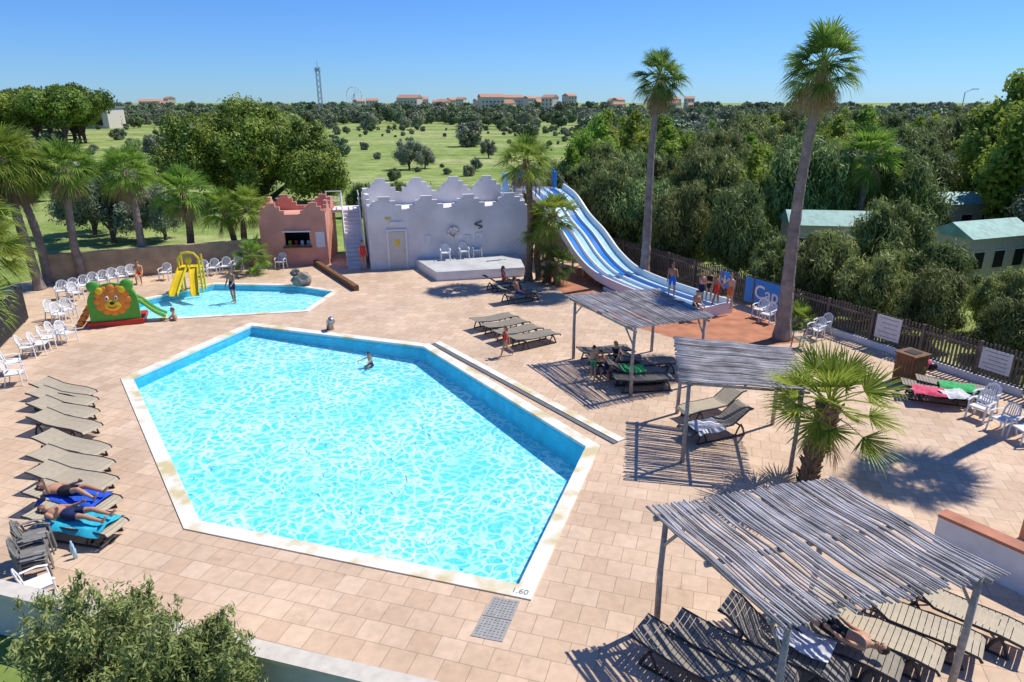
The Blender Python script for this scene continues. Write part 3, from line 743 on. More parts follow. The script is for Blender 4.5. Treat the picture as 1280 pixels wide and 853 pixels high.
# ------------------------------------------------------------------ water slide
def catmull(P,n=8):
    P=[Vector(p) for p in P]; out=[]
    for i in range(len(P)-1):
        p0=P[max(i-1,0)];p1=P[i];p2=P[i+1];p3=P[min(i+2,len(P)-1)]
        for k in range(n):
            t=k/n; out.append(.5*((2*p1)+(p2-p0)*t+(2*p0-5*p1+4*p2-p3)*t*t+(3*p1-p0-3*p2+p3)*t**3))
    out.append(P[-1]); return out
ws=bpy.data.objects.new('water_slide',None);COL.objects.link(ws)
cl=catmull([(2.0,42.4,3.95),(2.7,40.9,3.5),(3.4,39.5,2.55),(4.05,38.1,1.9),(4.7,36.6,1.05),(5.4,35.0,.52),(6.3,33.2,.35),(7.5,31.1,.3),(8.75,28.95,.3)])
W=2.7
cs=[(-1.0,-.12,'white'),(-1.0,.30,'white'),(-.93,.30,'white'),(-.88,0,'blue'),(-.53,0,'white'),(-.49,.14,'white'),(-.43,.14,'lblue'),(-.39,0,'lblue'),(-.06,0,'white'),(-.04,.14,'white'),(.04,.14,'blue'),(.06,0,'blue'),(.39,0,'white'),(.43,.14,'white'),(.49,.14,'lblue'),(.53,0,'lblue'),(.88,0,'white'),(.93,.30,'white'),(1.0,.30,'white'),(1.0,-.12,None)]
b=MB(); rows=[]
for i,p in enumerate(cl):
    t=(cl[min(i+1,len(cl)-1)]-cl[max(i-1,0)]); s=Vector((t.y,-t.x,0)).normalized()
    rows.append([p+s*(o*W/2)*-1+Vector((0,0,h)) for o,h,_ in cs])
for j in range(len(cs)-1):
    V=[];F=[]
    for i in range(len(cl)): V+=[tuple(rows[i][j]),tuple(rows[i][j+1])]
    for i in range(len(cl)-1): F.append((2*i,2*i+1,2*i+3,2*i+2))
    b.add(V,F,cs[j][2])
V=[];F=[]
for i in range(len(cl)): V+=[tuple(rows[i][0]),tuple(rows[i][-1])]
for i in range(len(cl)-1): F.append((2*i,2*i+2,2*i+3,2*i+1))
b.add(V,F,'white'); b.obj('flumes',parent=ws)
b=MB(); e=cl[-1];t=(cl[-1]-cl[-3]).normalized();s=Vector((t.y,-t.x,0)).normalized()
b.beam(e+s*W/2+Vector((0,0,-.05)),e-s*W/2+Vector((0,0,-.05)),.15,.5,'white')
for i in range(8,len(cl),6):
    p=cl[i]
    for k in(-.9,.9):
        t=(cl[min(i+1,len(cl)-1)]-cl[i-1]).normalized();s=Vector((t.y,-t.x,0)).normalized(); q=p+s*k
        b.tube([(q.x,q.y,0),(q.x,q.y,p.z-.1)],.06,'steel',6)
q=[rows[i][0] for i in range(44,len(cl))]+[rows[i][-1] for i in range(44,len(cl))][::-1]
b.obj('supports',parent=ws)
b=MB(); b.prism(ccw([tuple(x[:2]) for x in q]),.008,.17,'white'); b.obj('plinth',parent=ws)
b=MB(); c=Vector((1.4,43.6,0))
for i in(-1,1):
    for j in(-1,1):
        q=c+Vector((i*1.25,j*1.0,0)); b.tube([q,(q.x,q.y,5.0)],.08,'blue',8)
b.box((c.x,c.y,3.8),(2.7,2.2,.15),'steel')
for z in (4.35,4.85):
    b.beam(c+Vector((-1.3,1,z)),c+Vector((1.3,1,z)),.05,.05,'steel'); b.beam(c+Vector((-1.3,-1,z)),c+Vector((-1.3,1,z)),.05,.05,'steel'); b.beam(c+Vector((1.3,-1,z)),c+Vector((1.3,1,z)),.05,.05,'steel')
b.profile([(0,0),(.9,0),(.9,.9),(0,.9)],[],c+Vector((-1.3,-1.1,4.2)),(1,0,0),(0,1,0),.05,'blue')
b.profile([(0,0),(.35,0),(.35,1.3),(0,1.3)],[],c+Vector((-2.0,-.9,3.6)),(1,0,0),(0,1,0),.3,'lblue')
for i in range(15):
    b.box((c.x+1.6+.22*i,c.y+.6,3.6-.25*i),(.24,.9,.04),'steel')
for dy in (.15,1.05): b.beam(c+Vector((1.5,dy,4.7)),c+Vector((4.8,dy,1.0)),.05,.05,'steel'); b.beam(c+Vector((1.5,dy,3.7)),c+Vector((4.8,dy,.0)),.06,.12,'steel')
b.obj('start_tower',parent=ws)

# ------------------------------------------------------------------ pergolas
def pergola(corners,seed,h=2.4,sp=.06,swap=False):
    rg=random.Random(seed)
    e=bpy.data.objects.new('wooden_pergola',None);COL.objects.link(e)
    TL,TR,BR,BL=[Vector((x,y,h)) for x,y in corners]
    def q(s,t): return (TL*(1-s)+TR*s)*(1-t)+(BL*(1-s)+BR*s)*t
    def w(s,t): return q(t,s) if swap else q(s,t)
    b=MB()
    for s,t in((.06,.04),(.94,.04),(.94,.96),(.06,.96)):
        p=q(s,t); pts=[(p.x,p.y,0),(p.x+rg.uniform(-.02,.02),p.y,h*.5),(p.x+rg.uniform(-.02,.02),p.y,h-.1)]
        b.tube(pts,[.06,.055,.05],'greywood',8)
    b.obj('posts',parent=e,smooth=True)
    b=MB(); dz=Vector((0,0,-.07))
    for s in(.06,.5,.94): b.tube([w(s,-.01)+dz,w(s,.5)+dz,w(s,1.01)+dz],[.05,.045,.04],'greywood',8)
    for t in (.04,.96): b.tube([w(0,t)+dz*2.1,w(1,t)+dz*2.1],.04,'greywood',8)
    for s in (.06,.94):
        for t0,t1 in ((.04,.2),(.96,.8)):
            a=q(s,t0);a.z=h-.7; b.tube([a,q(s,t1)+dz],.03,'greywood',6)
    b.obj('beams',parent=e,smooth=True)
    b=MB(); L=(w(0,1)-w(0,0)).length; n=int(L/sp)
    for i in range(n+1):
        if rg.random()<.03: continue
        t=i/n; pts=[]; rr=rg.uniform(.014,.025); a0=-.01-rg.random()*.03;a1=1.0+rg.random()*.035
        ph=rg.uniform(0,6); am=rg.uniform(.003,.014)
        for k in range(9):
            s=a0+(a1-a0)*k/8; p=w(s,t+am*math.sin(ph+k*.7)/(L/3)); p.z+=rg.uniform(-.005,.005)-.03*math.sin(math.pi*s*2)**2; pts.append(p)
        b.tube(pts,[rr*1.1]*4+[rr]*3+[rr*.85]*2,'polewood'+str(rg.choice([0,0,0,1,2])),6)
    b.obj('roof_poles',parent=e,smooth=True)
    return e
pergola([(2.37,10.1),(6.0,11.1),(7.3,8.45),(3.6,7.35)],1,sp=.048,swap=True)
pergola([(4.9,19.2),(7.9,18.3),(7.3,15.3),(4.3,15.9)],2,sp=.054)
pergola([(2.0,23.8),(5.5,24.7),(6.55,21.3),(3.75,20.1)],3,swap=True,sp=.054)

# ------------------------------------------------------------------ furniture
def lounger_mesh(name,fab,back):
    b=MB(); hb=.36+back
    prof=[(-1.0,hb+.02),(-.85,hb),(-.35,.37),(.1,.36),(.6,.37),(.95,.33),(1.0,.27)]
    for sy in(-.31,.31):
        b.tube([(x,sy,z) for x,z in prof],[(.028,.018)]*len(prof),'frame',6,side=(0,0,1))
        for x in(-.62,.62):
            b.tube([(x-.16,sy,0),(x-.09,sy,.2),(x,sy,.34)],[(.03,.02)]*3,'frame',6,side=(1,0,0))
            b.tube([(x+.16,sy,0),(x+.09,sy,.2),(x,sy,.34)],[(.03,.02)]*3,'frame',6,side=(1,0,0))
        b.beam((-.78,sy,.015),(.78,sy,.015),.04,.03,'frame')
    for x in(-.62,.62): b.beam((x,-.3,.3),(x,.3,.3),.04,.03,'frame')
    P=[Vector((x,0,z+.012)) for x,z in prof]
    cum=[0]
    for i in range(1,len(P)): cum.append(cum[-1]+(P[i]-P[i-1]).length)
    def at(s):
        for i in range(1,len(P)):
            if s<=cum[i]: return P[i-1].lerp(P[i],(s-cum[i-1])/(cum[i]-cum[i-1]))
        return P[-1]
    n=22;tot=cum[-1]
    for k in range(n):
        a=at(tot*k/n+.004);c=at(tot*(k+1)/n-.008)
        sag=.018
        V=[];
        for p in(a,c):
            for y,dz in((-.295,0),(-.12,-sag),(.12,-sag),(.295,0)): V.append((p.x,y,p.z+dz))
        b.add(V,[(0,1,5,4),(1,2,6,5),(2,3,7,6)],fab)
        b.add([(v[0],v[1],v[2]-.012) for v in V],[(4,5,1,0),(5,6,2,1),(6,7,3,2)],fab)
    return b.mesh(name)
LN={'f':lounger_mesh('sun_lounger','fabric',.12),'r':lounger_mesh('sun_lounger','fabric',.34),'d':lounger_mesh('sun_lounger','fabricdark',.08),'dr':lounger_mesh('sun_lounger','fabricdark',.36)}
def lounger(u,v,rz,k='f',z=.3,j=1):
    p=G(u,v,z); o=put('sun_lounger',LN[k],(p.x,p.y,0.004),R_(rz+random.uniform(-3,3)*j),1.05); return o
left=[]
for (u,v) in [(80,489),(79,500),(80,514),(82,531),(90,558),(90,579),(92,600)]: left.append(lounger(u,v,-17,'f'))
sb1=lounger(92,625,-13,'f',j=0); sb2=lounger(96,654,-12,'f',j=0)
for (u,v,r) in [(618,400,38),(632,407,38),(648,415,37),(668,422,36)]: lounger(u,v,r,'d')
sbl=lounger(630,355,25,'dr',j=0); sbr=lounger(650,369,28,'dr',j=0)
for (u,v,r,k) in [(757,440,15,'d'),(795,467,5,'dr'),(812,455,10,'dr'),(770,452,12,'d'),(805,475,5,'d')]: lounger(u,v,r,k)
lounger(888,508,205,'r'); lg=lounger(893,532,203,'dr')
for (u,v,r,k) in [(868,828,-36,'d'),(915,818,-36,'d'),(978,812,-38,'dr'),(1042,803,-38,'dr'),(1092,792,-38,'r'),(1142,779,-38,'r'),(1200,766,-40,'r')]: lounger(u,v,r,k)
lounger(1172,489,-20,'d'); lounger(1190,484,-20,'d')
def chair_mesh(name,m):
    b=MB()
    b.profile([(-.24,0),(.24,0),(.26,.04),(.24,.05),(-.24,.05),(-.26,.04)],[],(0,-.22,.40),(1,0,0),(0,1,0),.44,m)
    for sx in(-1,1):
        b.tube([(sx*.27,.25,0),(sx*.25,.22,.42),(sx*.28,.20,.62)],[(.035,.02),(.03,.02),(.03,.02)],m,6)
        b.tube([(sx*.27,-.30,0),(sx*.24,-.22,.42),(sx*.24,-.27,.66),(sx*.19,-.33,.84)],[(.035,.02)]*4,m,6)
        b.tube([(sx*.28,.24,.60),(sx*.30,.05,.645),(sx*.27,-.24,.645)],[(.035,.014)]*3,m,6,side=(1,0,0))
    b.tube([(-.21,-.31,.78),(-.12,-.345,.87),(0,-.355,.90),(.12,-.345,.87),(.21,-.31,.78)],[(.03,.015)]*5,m,6,side=(0,0,1))
    b.tube([(-.22,-.26,.50),(0,-.28,.49),(.22,-.26,.50)],[(.03,.015)]*3,m,6,side=(0,0,1))
    for x in(-.14,-.07,0,.07,.14): b.tube([(x,-.27,.49),(x*.95,-.345,.87)],[(.02,.008)]*2,m,4,side=(1,0,0))
    return b.mesh(name)
CH=chair_mesh('plastic_chair','white');CG=chair_mesh('grey_plastic_chair','chairgrey')
def chair(u,v,rz,z=0,me=CH,dz=0):
    p=G(u,v,z); put('plastic_chair' if me==CH else 'grey_plastic_chair',me,(p.x,p.y,z+dz+.005),R_(rz+random.uniform(-12,12)),.95)
for u,v in [(80,374),(93,371),(106,367),(118,363),(131,360),(143,357),(155,355),(167,352)]: chair(u,v,-150)
for u,v,r in [(38,446,-70),(53,442,-80),(64,434,-75),(74,428,-80),(86,428,-100),(78,404,-120),(88,398,-120),(70,400,-110),(20,466,-60),(22,480,-60),(97,376,-130)]: chair(u,v,r)
for u,v in [(255,346),(268,344),(283,342),(298,340),(352,336),(208,350)]: chair(u,v,180)
for u,v in [(557,325),(580,323),(596,321)]: chair(u,v,190,.5)
for u,v,r in [(958,404,120),(949,398,130),(1018,424,110),(1026,418,110),(1222,524,115),(1250,540,110),(1276,552,105),(1228,514,120)]: chair(u,v,r)
for k in range(3): chair(52,700,-60,me=CG,dz=.09*k)
for k in range(3): chair(50,724,-60,me=CG,dz=.09*k)
chair(55,752,-50); chair(1000,436,100,me=CG)
b=MB(); p=G(1134,477); 
for i in range(6):
    for k in range(4):
        a=k*math.pi/2+.45; c=Vector((math.cos(a),math.sin(a),0)); s=Vector((-c.y,c.x,0)); q=p+c*.34+s*(-.28+.112*i); b.box((q.x,q.y,.5),(.03,.10,1.0),'brownwood',a)
b.box((p.x,p.y,1.03),(.8,.8,.05),'brownwood',.45); b.box((p.x,p.y,1.065),(.4,.4,.02),'dark',.45); b.box((p.x,p.y,.5),(.58,.58,.96),'dark',.45)
b.obj('timber_litter_bin')
def towel(name,c,size,rz,m,thick=.02,seed=0):
    rg=random.Random(seed); nx,ny=16,10; V=[];F=[]
    R=Matrix.Rotation(rz,3,'Z')
    for i in range(nx):
        for j in range(ny):
            x=(i/(nx-1)-.5)*size[0];y=(j/(ny-1)-.5)*size[1]
            dr=max(0,abs(y)-.30)
            y+=.04*math.sin(x*7+seed*2); 
            z=.03*math.sin(x*9+seed)*math.cos(y*11+seed)+rg.uniform(0,.02)-dr*1.2
            V.append(tuple(R@Vector((x,y,z))+Vector(c)))
    for i in range(nx-1):
        for j in range(ny-1): F.append((i*ny+j,(i+1)*ny+j,(i+1)*ny+j+1,i*ny+j+1))
    b=MB(); b.add(V,F,m); b.obj(name,smooth=True)
p=G(1172,489,.42); towel('beach_towel',(p.x-.3,p.y,.46),(.9,.7,0),R_(-20),'towelp',seed=1); towel('beach_towel',(p.x+.35,p.y-.2,.46),(.8,.7,0),R_(10),'towelw',seed=2)
p=G(1188,484,.42); towel('beach_towel',(p.x+.2,p.y,.47),(1.0,.7,0),R_(-25),'towelg',seed=3)
b=MB(); p=G(1152,477); b.ell((p.x,p.y,.62),(.25,.2,.2),'towelp'); b.ell((p.x+.15,p.y-.1,.58),(.2,.16,.16),'black'); b.ell((p.x-.2,p.y-.1,.55),(.16,.16,.14),'towelg'); b.obj('beach_bag',smooth=True)
p=G(880,533,.42); towel('beach_towel',(p.x,p.y,.47),(.9,.75,0),R_(23),'towelw',seed=4)
p=G(1005,800,.5); towel('beach_towel',(p.x,p.y,.50),(.9,.6,0),R_(-38),'towelw',seed=5)
def on(o,dx_,z): v=Matrix.Rotation(o.rotation_euler.z,3,'Z')@Vector((dx_,0,0)); return (o.location.x+v.x,o.location.y+v.y,z)
towel('beach_towel',on(sb1,.1,.425),(1.5,.8,0),sb1.rotation_euler.z,'towelb',seed=6)
towel('beach_towel',on(sb2,.1,.425),(1.6,.8,0),sb2.rotation_euler.z,'towelc',seed=7)
p=G(790,462,.42); towel('beach_towel',(p.x,p.y,.5),(.8,.7,0),.1,'towelg',seed=8)
b=MB()
for u,v in [(118,676),(126,681),(134,672),(141,677)]:
    p=G(u,v); b.ell((p.x,p.y,.02),(.05,.12,.02),'dark')
b.obj('flip_flops',smooth=True)
b=MB()
for u,v in [(92,692),(95,698)]:
    p=G(u,v); b.tube([(p.x,p.y,0.003),(p.x,p.y,.22),(p.x,p.y,.26),(p.x,p.y,.31)],[.04,.04,.02,.018],'lblue',10)
b.obj('water_bottle',smooth=True)

b=MB()
for sx in(-1,1):
    P=catmull([(sx*.25,.15,1.25),(sx*.30,-.25,1.0),(sx*.42,-.75,.5),(sx*.5,-1.15,.12)],4)
    for k,(x0,x1) in enumerate(((-.2,-.17),(.17,.2))):
        V=[];F=[]
        for p in P: V+=[(p.x+x0,p.y,p.z),(p.x+x0,p.y,p.z+.18),(p.x+x1,p.y,p.z+.18),(p.x+x1,p.y,p.z)]
        for i in range(len(P)-1):
            for j in range(4): F.append((4*i+j,4*i+(j+1)%4,4*i+4+(j+1)%4,4*i+4+j))
        b.add(V,F,'yellow')
    V=[];F=[]
    for p in P: V+=[(p.x-.17,p.y,p.z+.02),(p.x+.17,p.y,p.z+.02)]
    for i in range(len(P)-1): F.append((2*i,2*i+1,2*i+3,2*i+2))
    b.add(V,F,'yellow')
b.box((0,.45,1.22),(1.0,.6,.08),'yellow')
for sx in(-.48,.48):
    b.tube([(sx,.2,0),(sx,.2,1.7),(sx*.6,.2,1.95),(0,.2,2.0)],.06,'yellow',8); b.tube([(sx,.7,0),(sx,.7,1.8)],.05,'yellow',8)
for i in range(5): b.box((0,.75+.1*(4-i),.2+.22*i),(.6,.14,.04),'yellow')
b.ell((0,.2,1.6),(.16,.1,.2),'yellow'); p=G(240,366)
b.obj('yellow_toddler_slide',(p.x,p.y,0),R_(8))
b=MB()
arch=[(-.95,0),(.95,0),(.95,1.0)]+[(.95*math.cos(t),1.0+.85*math.sin(t)) for t in np.linspace(.15,math.pi-.15,14)]+[(-.95,1.0)]
b.profile(arch,[],(0,0,0),(1,0,0),(0,1,0),.12,'green'); 
arch2=[(p[0]*.8,p[1]*.85) for p in arch]; b.profile(arch2,[],(0,1.1,0),(1,0,0),(0,1,0),.1,'green')
b.box((0,.65,.95),(1.3,1.0,.08),'red'); b.box((-.0,.6,.12),(2.1,1.4,.2),'red')
for k in range(12):
    a=k/12*2*math.pi; b.ell((.55*math.cos(a),.0,1.12+.52*math.sin(a)),(.17,.07,.17),'orange',nu=8,nv=6)
for sx in(-1,1):
    b.ell((sx*.62,.05,1.72),(.26,.12,.26),'green'); b.ell((sx*.42,-.05,1.56),(.15,.06,.15),'yellow'); b.ell((sx*.17,-.12,1.24),(.07,.04,.10),'white'); b.ell((sx*.17,-.16,1.23),(.035,.02,.055),'black')
b.ell((0,-.02,1.12),(.52,.10,.5),'orange'); b.ell((0,-.10,.93),(.32,.08,.25),'yellow'); b.ell((0,-.18,1.03),(.09,.05,.07),'black'); b.tube([(-.17,-.17,.88),(0,-.19,.8),(.17,-.17,.88)],.022,'red',5)
P=catmull([(.6,.6,1.0),(1.0,.5,.8),(1.5,.35,.35),(1.9,.25,.12)],4)
for dy in(-.28,.28):
    b.tube([p+Vector((0,dy,.1)) for p in P],.06,'green',6)
V=[];F=[]
for p in P: V+=[(p.x,p.y-.28,p.z),(p.x,p.y+.28,p.z)]
for i in range(len(P)-1): F.append((2*i,2*i+1,2*i+3,2*i+2))
b.add(V,F,'yellow')
for i in range(4): b.box((-1.0-.14*(3-i),.6,.13+.22*i),(.2,.6,.2),'orange')
p=G(147,407); b.obj('lion_play_slide',(p.x,p.y,0),R_(20))
rng=np.random.default_rng(3); b=MB(); v=ICO[0].copy(); v*=1+.13*rng.normal(size=(len(v),1)); p=G(379,357)
b.add(v*np.array([.5,.4,.42]),ICO[1],'rock'); b.add(v[::-1]*np.array([.25,.22,.25])+np.array([-.35,.1,.35]),ICO[1],'rock'); b.obj('boulder',(p.x,p.y,.3))

for k,(x,y) in enumerate(homes):
    e=bpy.data.objects.new('mobile_home',None);COL.objects.link(e); e.location=(x,y,0); e.rotation_euler=(0,0,R_(-8+14*k)); e.scale=(.62,.66,.95)
    b=MB(); b.box((0,0,1.5),(7,3.4,2.6),'cream'); b.obj('walls',parent=e)
    b=MB(); b.profile([(-1.95,2.8),(1.95,2.8),(0,3.5)],[],(-3.7,0,0),(0,1,0),(1,0,0),7.4,'teal'); b.obj('roof',parent=e)
    b=MB()
    for xx in(-2.3,0,2.3): b.box((xx,-1.71,1.6),(1.1,.04,.9),'dark'); b.box((xx,-1.73,2.08),(1.2,.05,.06),'white')
    b.obj('windows',parent=e)

# ------------------------------------------------------------------ distance
b=MB(); x,y=-106,400
for i in range(9):
    z=i*3; 
    for sx in(-1,1):
        for sy in(-1,1): b.beam((sx*.9,sy*.9,z),(sx*.9,sy*.9,z+3),.28,.28,'steel')
    b.beam((-.9,-.9,z),(.9,-.9,z+3),.18,.18,'steel'); b.beam((.9,.9,z),(-.9,.9,z+3),.18,.18,'steel')
b.box((0,0,25.5),(2.6,2.6,1.6),'steel'); b.tube([(0,0,27),(0,0,30)],.15,'steel',5)
b.obj('lattice_mast',(x,y,0))
b=MB(); c=Vector((-185,850,17))
N=28; ring=[c+Vector((math.cos(t)*9,0,math.sin(t)*9)) for t in np.linspace(0,2*math.pi,N+1)]
for i in range(N):
    b.tube([ring[i],ring[i+1]],.25,'white',4,side=(0,1,0))
    if i%2==0: b.ell(ring[i]+Vector((0,0,-.8)),(.7,.7,.7),'white',nu=6,nv=4)
for i in range(0,N,2): b.tube([c,ring[i]],.12,'white',4,side=(0,1,0))
for sx in(-6,6): b.tube([c,(c.x+sx,c.y,0)],.4,'white',5)
b.obj('ferris_wheel')
def house(w,d,h,wallm='cream'):
    b=MB(); b.box((0,0,h/2),(w,d,h),wallm); b.profile([(-d/2-.4,h),(d/2+.4,h),(0,h+d*.24)],[],(-w/2-.4,0,0),(0,1,0),(1,0,0),w+.8,'rooftile')
    n=max(2,int(w/3))
    for i in range(n):
        for z in np.arange(1.6,h-.8,2.8): b.box((-w/2+w*(i+.5)/n,-d/2-.02,z),(1.0,.06,1.2),'dark')
    return b.mesh('tiled_house')
HM=[house(12,9,9),house(18,10,10.5),house(9,9,8),house(10,9,12)]
for i in range(44):
    yy=rnd.uniform(600,860)
    if i<32: u=rnd.gauss(615,62)
    elif i<40: u=rnd.uniform(740,900)
    else: u=rnd.uniform(120,260)
    put('tiled_house',HM[rnd.randrange(4)],((u-640)/FPX*yy*.95,yy*.98,rnd.uniform(-2,2)),rnd.uniform(-.8,.8),rnd.uniform(.85,1.12))
b=MB(); b.box((0,0,3.5),(30,14,7),'cream'); b.box((0,-7.1,2.5),(26,.1,3),'dark'); b.box((0,0,7.2),(31,15,.4),'steel'); b.obj('warehouse',(-160,262,0),.1)
for u,yy in [(64,220),(1200,120)]:
    b=MB(); x=(u-640)/FPX*yy*.95; b.tube([(0,0,0),(0,0,10.5),(1.2,0,11)],[.12,.08,.06],'steel',6); b.box((1.6,0,11),(1.0,.3,.12),'steel'); b.obj('street_lamp',(x,yy,0))
b=MB()
for i in range(40):
    x=-34+i*1.6; b.box((x,72,.6),(.08,.08,1.2),'greywood')
b.beam((-34,72,1.0),(30,72,1.0),.03,.04,'greywood'); b.beam((-34,72,.6),(30,72,.6),.03,.04,'greywood'); b.obj('field_fence')

# ------------------------------------------------------------------ people
SK=[mat('skin_tan',(.52,.28,.17),.5,.06,12),mat('skin_light',(.62,.40,.28),.5,.06,12),mat('skin_deep',(.38,.19,.11),.5,.06,12)]
HR=[mat('hair_dark',(.025,.015,.01),.6,.2,40),mat('hair_brown',(.10,.05,.02),.6,.2,40),mat('hair_blond',(.35,.22,.09),.6,.2,40)]
CLm={n:mat('swimwear_'+n,c,.8,.1,15) for n,c in dict(navy=(.01,.02,.08),black=(.012,.012,.015),red=(.65,.04,.03),blue=(.02,.12,.5),orange=(.7,.16,.03),green=(.03,.3,.15)).items()}
MOUTH=mat('lips',(.30,.08,.06),.5,.05)
def person(loc,rz,h=1.75,skin=0,hair=0,bottom='navy',top=None,lean=0,hip=(0,0),knee=(0,0),sh=(5,5),shab=(10,10),el=(12,12),hab=(4,4),lying=False,seat=None,headp=0,zoff=0,longhair=False,name='person'):
    k=h/1.75; b=MB(); sm=SK[skin]; segs=[]
    V3=Vector
    def dv(f,a,s): f=R_(f);a=R_(a); return V3((s*math.sin(a),math.sin(f)*math.cos(a),-math.cos(f)*math.cos(a)))
    P=V3((0,0,0)); up=V3((0,math.sin(R_(lean)),math.cos(R_(lean)))); fw=V3((0,math.cos(R_(lean)),-math.sin(R_(lean))))
    W=P+up*.17; C=P+up*.36; N=P+up*.50; X=V3((1,0,0))
    b.tube([P-up*.09,P-up*.02,P+up*.07,W,W+up*.09,C,C+up*.07,N,N+up*.03],[(.10,.085),(.155,.105),(.15,.10),(.125,.09),(.14,.10),(.165,.11),(.17,.10),(.09,.075),(.055,.055)],sm,16,side=X)
    segs.append((P-up*.09,P+up*.10,.14,'pelvis'));segs.append((P+up*.11,W+up*.06,.13,'belly'));segs.append((W+up*.12,C+up*.03,.16,'chest'));segs.append((C+up*.06,N,.13,'upper'))
    hp=R_(lean+headp); hu=V3((0,math.sin(hp),math.cos(hp)));hf=V3((0,math.cos(hp),-math.sin(hp)))
    H=N+up*.07+hu*.115+hf*.015
    b.tube([N-up*.02,N+up*.05,H-hu*.05],[.06,.052,.052],sm,10,side=X)
    segs.append((N+up*.02,H,.09,'head'))
    HRm=np.array([list(X),list(hf),list(hu)]).T
    b.ell(H+hu*.015,(.076,.094,.105),sm,HRm,14,10)
    b.ell(H-hu*.055+hf*.022,(.056,.066,.06),sm,HRm,12,8)
    b.tube([H+hf*.085+hu*.02,H+hf*.112-hu*.022],[.009,.016],sm,6,side=X)
    for s in(-1,1): b.ell(H+X*s*.078-hf*.005,(.012,.022,.032),sm,HRm,8,6)
    for s in(-1,1):
        i=0 if s<0 else 1
        S=C+up*.075+X*s*.165
        d1=dv(sh[i]+lean*.3,shab[i],s); E=S+d1*.29; d2=dv(sh[i]+el[i]+lean*.3,shab[i]*.4,s); Wr=E+d2*.25
        b.tube([C+up*.07+X*s*.09,S-d1*.0,S+d1*.06,S+d1*.16,E,E+d2*.06,E+d2*.15,Wr],[.05,.056,.052,.046,.038,.040,.034,.026],sm,10,side=(0,1,0.01) )
        segs+= [(S,E,.05,'arm'),(E,Wr+d2*.2,.04,'arm')]
        sd=X*s
        ac=d2.cross(X).normalized()
        Pm=Wr+d2*.085
        b.tube([Wr-d2*.01,Wr+d2*.03,Pm],[(.024,.020),(.038,.016),(.040,.014)],sm,8,side=ac)
        for q,(o,l) in enumerate(((-.030,.068),(-.010,.078),(.010,.074),(.029,.060))):
            f0=Pm+ac*o-d2*.012; f1=f0+d2*l*.55; f2=f1+(d2*.8-sd*.5).normalized()*l*.5
            b.tube([f0,f1,f2],[.0100,.0092,.0078],sm,6,side=ac)
        fwd=ac if ac.y>0 else -ac; t0=Wr+d2*.03+fwd*.03
        b.tube([t0,t0+fwd*.025+d2*.03,t0+fwd*.03+d2*.06],[.013,.011,.009],sm,6,side=sd)
        Hp=P+X*s*.088-up*.04; t1=dv(hip[i],hab[i],s); K=Hp+t1*.43; t2=dv(hip[i]-knee[i],hab[i]*.3,s); An=K+t2*.41
        b.tube([Hp-t1*.03,Hp+t1*.06,Hp+t1*.2,K-t1*.04,K,K+t2*.05,K+t2*.14,K+t2*.27,An],[.085,.09,.075,.056,.054,.052,.057,.042,.034],sm,12,side=X)
        fdir=(V3((0,1,0)) if not lying else V3((0,1,-.6)).normalized())
        if seat is None and not lying and t2.z>-.7: fdir=V3((0,.3,-1)).normalized()
        hl=An+t2*.045-fdir*.05; toe=An+t2*.06+fdir*.17
        b.tube([hl,An+t2*.035+fdir*.02,An+t2*.05+fdir*.11,toe],[(.032,.03),(.038,.034),(.044,.022),(.036,.014)],sm,10,side=X)
        for q in range(5):
            o=(-.030+.015*q)*s; b.tube([toe+X*o-fdir*.01,toe+X*o+fdir*(.028-.003*q)],[.009,.007],sm,5,side=X)
        segs+= [(Hp,Hp+t1*.19,.09,'thigh'),(Hp+t1*.22,K,.065,'leg'),(K,An,.05,'leg'),(hl,toe,.03,'leg')]
    tmp=b.obj('tmpbody'); md=tmp.modifiers.new('r','REMESH'); md.mode='VOXEL'; md.voxel_size=.0095; md.use_smooth_shade=True
    sm2=tmp.modifiers.new('s','SMOOTH'); sm2.factor=.4; sm2.iterations=3
    dg=bpy.context.evaluated_depsgraph_get(); me=bpy.data.meshes.new_from_object(tmp.evaluated_get(dg))
    bpy.data.objects.remove(tmp)
    n=len(me.polygons); F=np.zeros(n*3); me.polygons.foreach_get('center',F); F=F.reshape(-1,3)
    best=np.full(n,1e9); lab=np.zeros(n,int)
    for si,(a,c,r,l) in enumerate(segs):
        a=np.array(a);c=np.array(c);d=c-a; t=np.clip(((F-a)@d)/(d@d),0,1); ds=np.linalg.norm(F-(a+t[:,None]*d),axis=1)-r
        w=ds<best; best[w]=ds[w]; lab[w]=si
    names=np.array([s_[3] for s_ in segs])[lab]
    mi=np.zeros(n,np.int32)
    mi[(names=='pelvis')|((names=='thigh')&(top is None))]=1
    if top: mi[(names=='chest')|((names=='belly')&(top=='suit'))]=1
    me.materials.clear(); 
    for m in (sm,CLm[bottom]): me.materials.append(m)
    me.polygons.foreach_set('material_index',mi)
    T=Matrix.Identity(4)
    if lying: T=Matrix.Rotation(math.pi/2,4,'X')
    e=bpy.data.objects.new(name,me); 
    me.transform(T)
    zs=np.zeros(len(me.vertices)*3); me.vertices.foreach_get('co',zs); zmin=zs.reshape(-1,3)[:,2].min()
    zb=-zmin
    if seat is not None: zb=.10
    COL.objects.link(e); e.scale=(k,k,k); e.rotation_euler=(0,0,R_(rz)); e.location=(loc[0],loc[1],zb*k+(seat if seat is not None else 0)+zoff)
    hb=MB(); 
    v=ICO[0]; nf=ICO[1]; cen=v[nf].mean(1); keep=(cen[:,2]>.25-.55*(cen[:,1]<.35))|((cen[:,1]<-.1)&(cen[:,2]>-.55))
    keep&=~((cen[:,1]>.62)&(cen[:,2]<.45))
    hv=(v*np.array([.084,.103,.113]))@HRm.T+np.array(H+hu*.018)
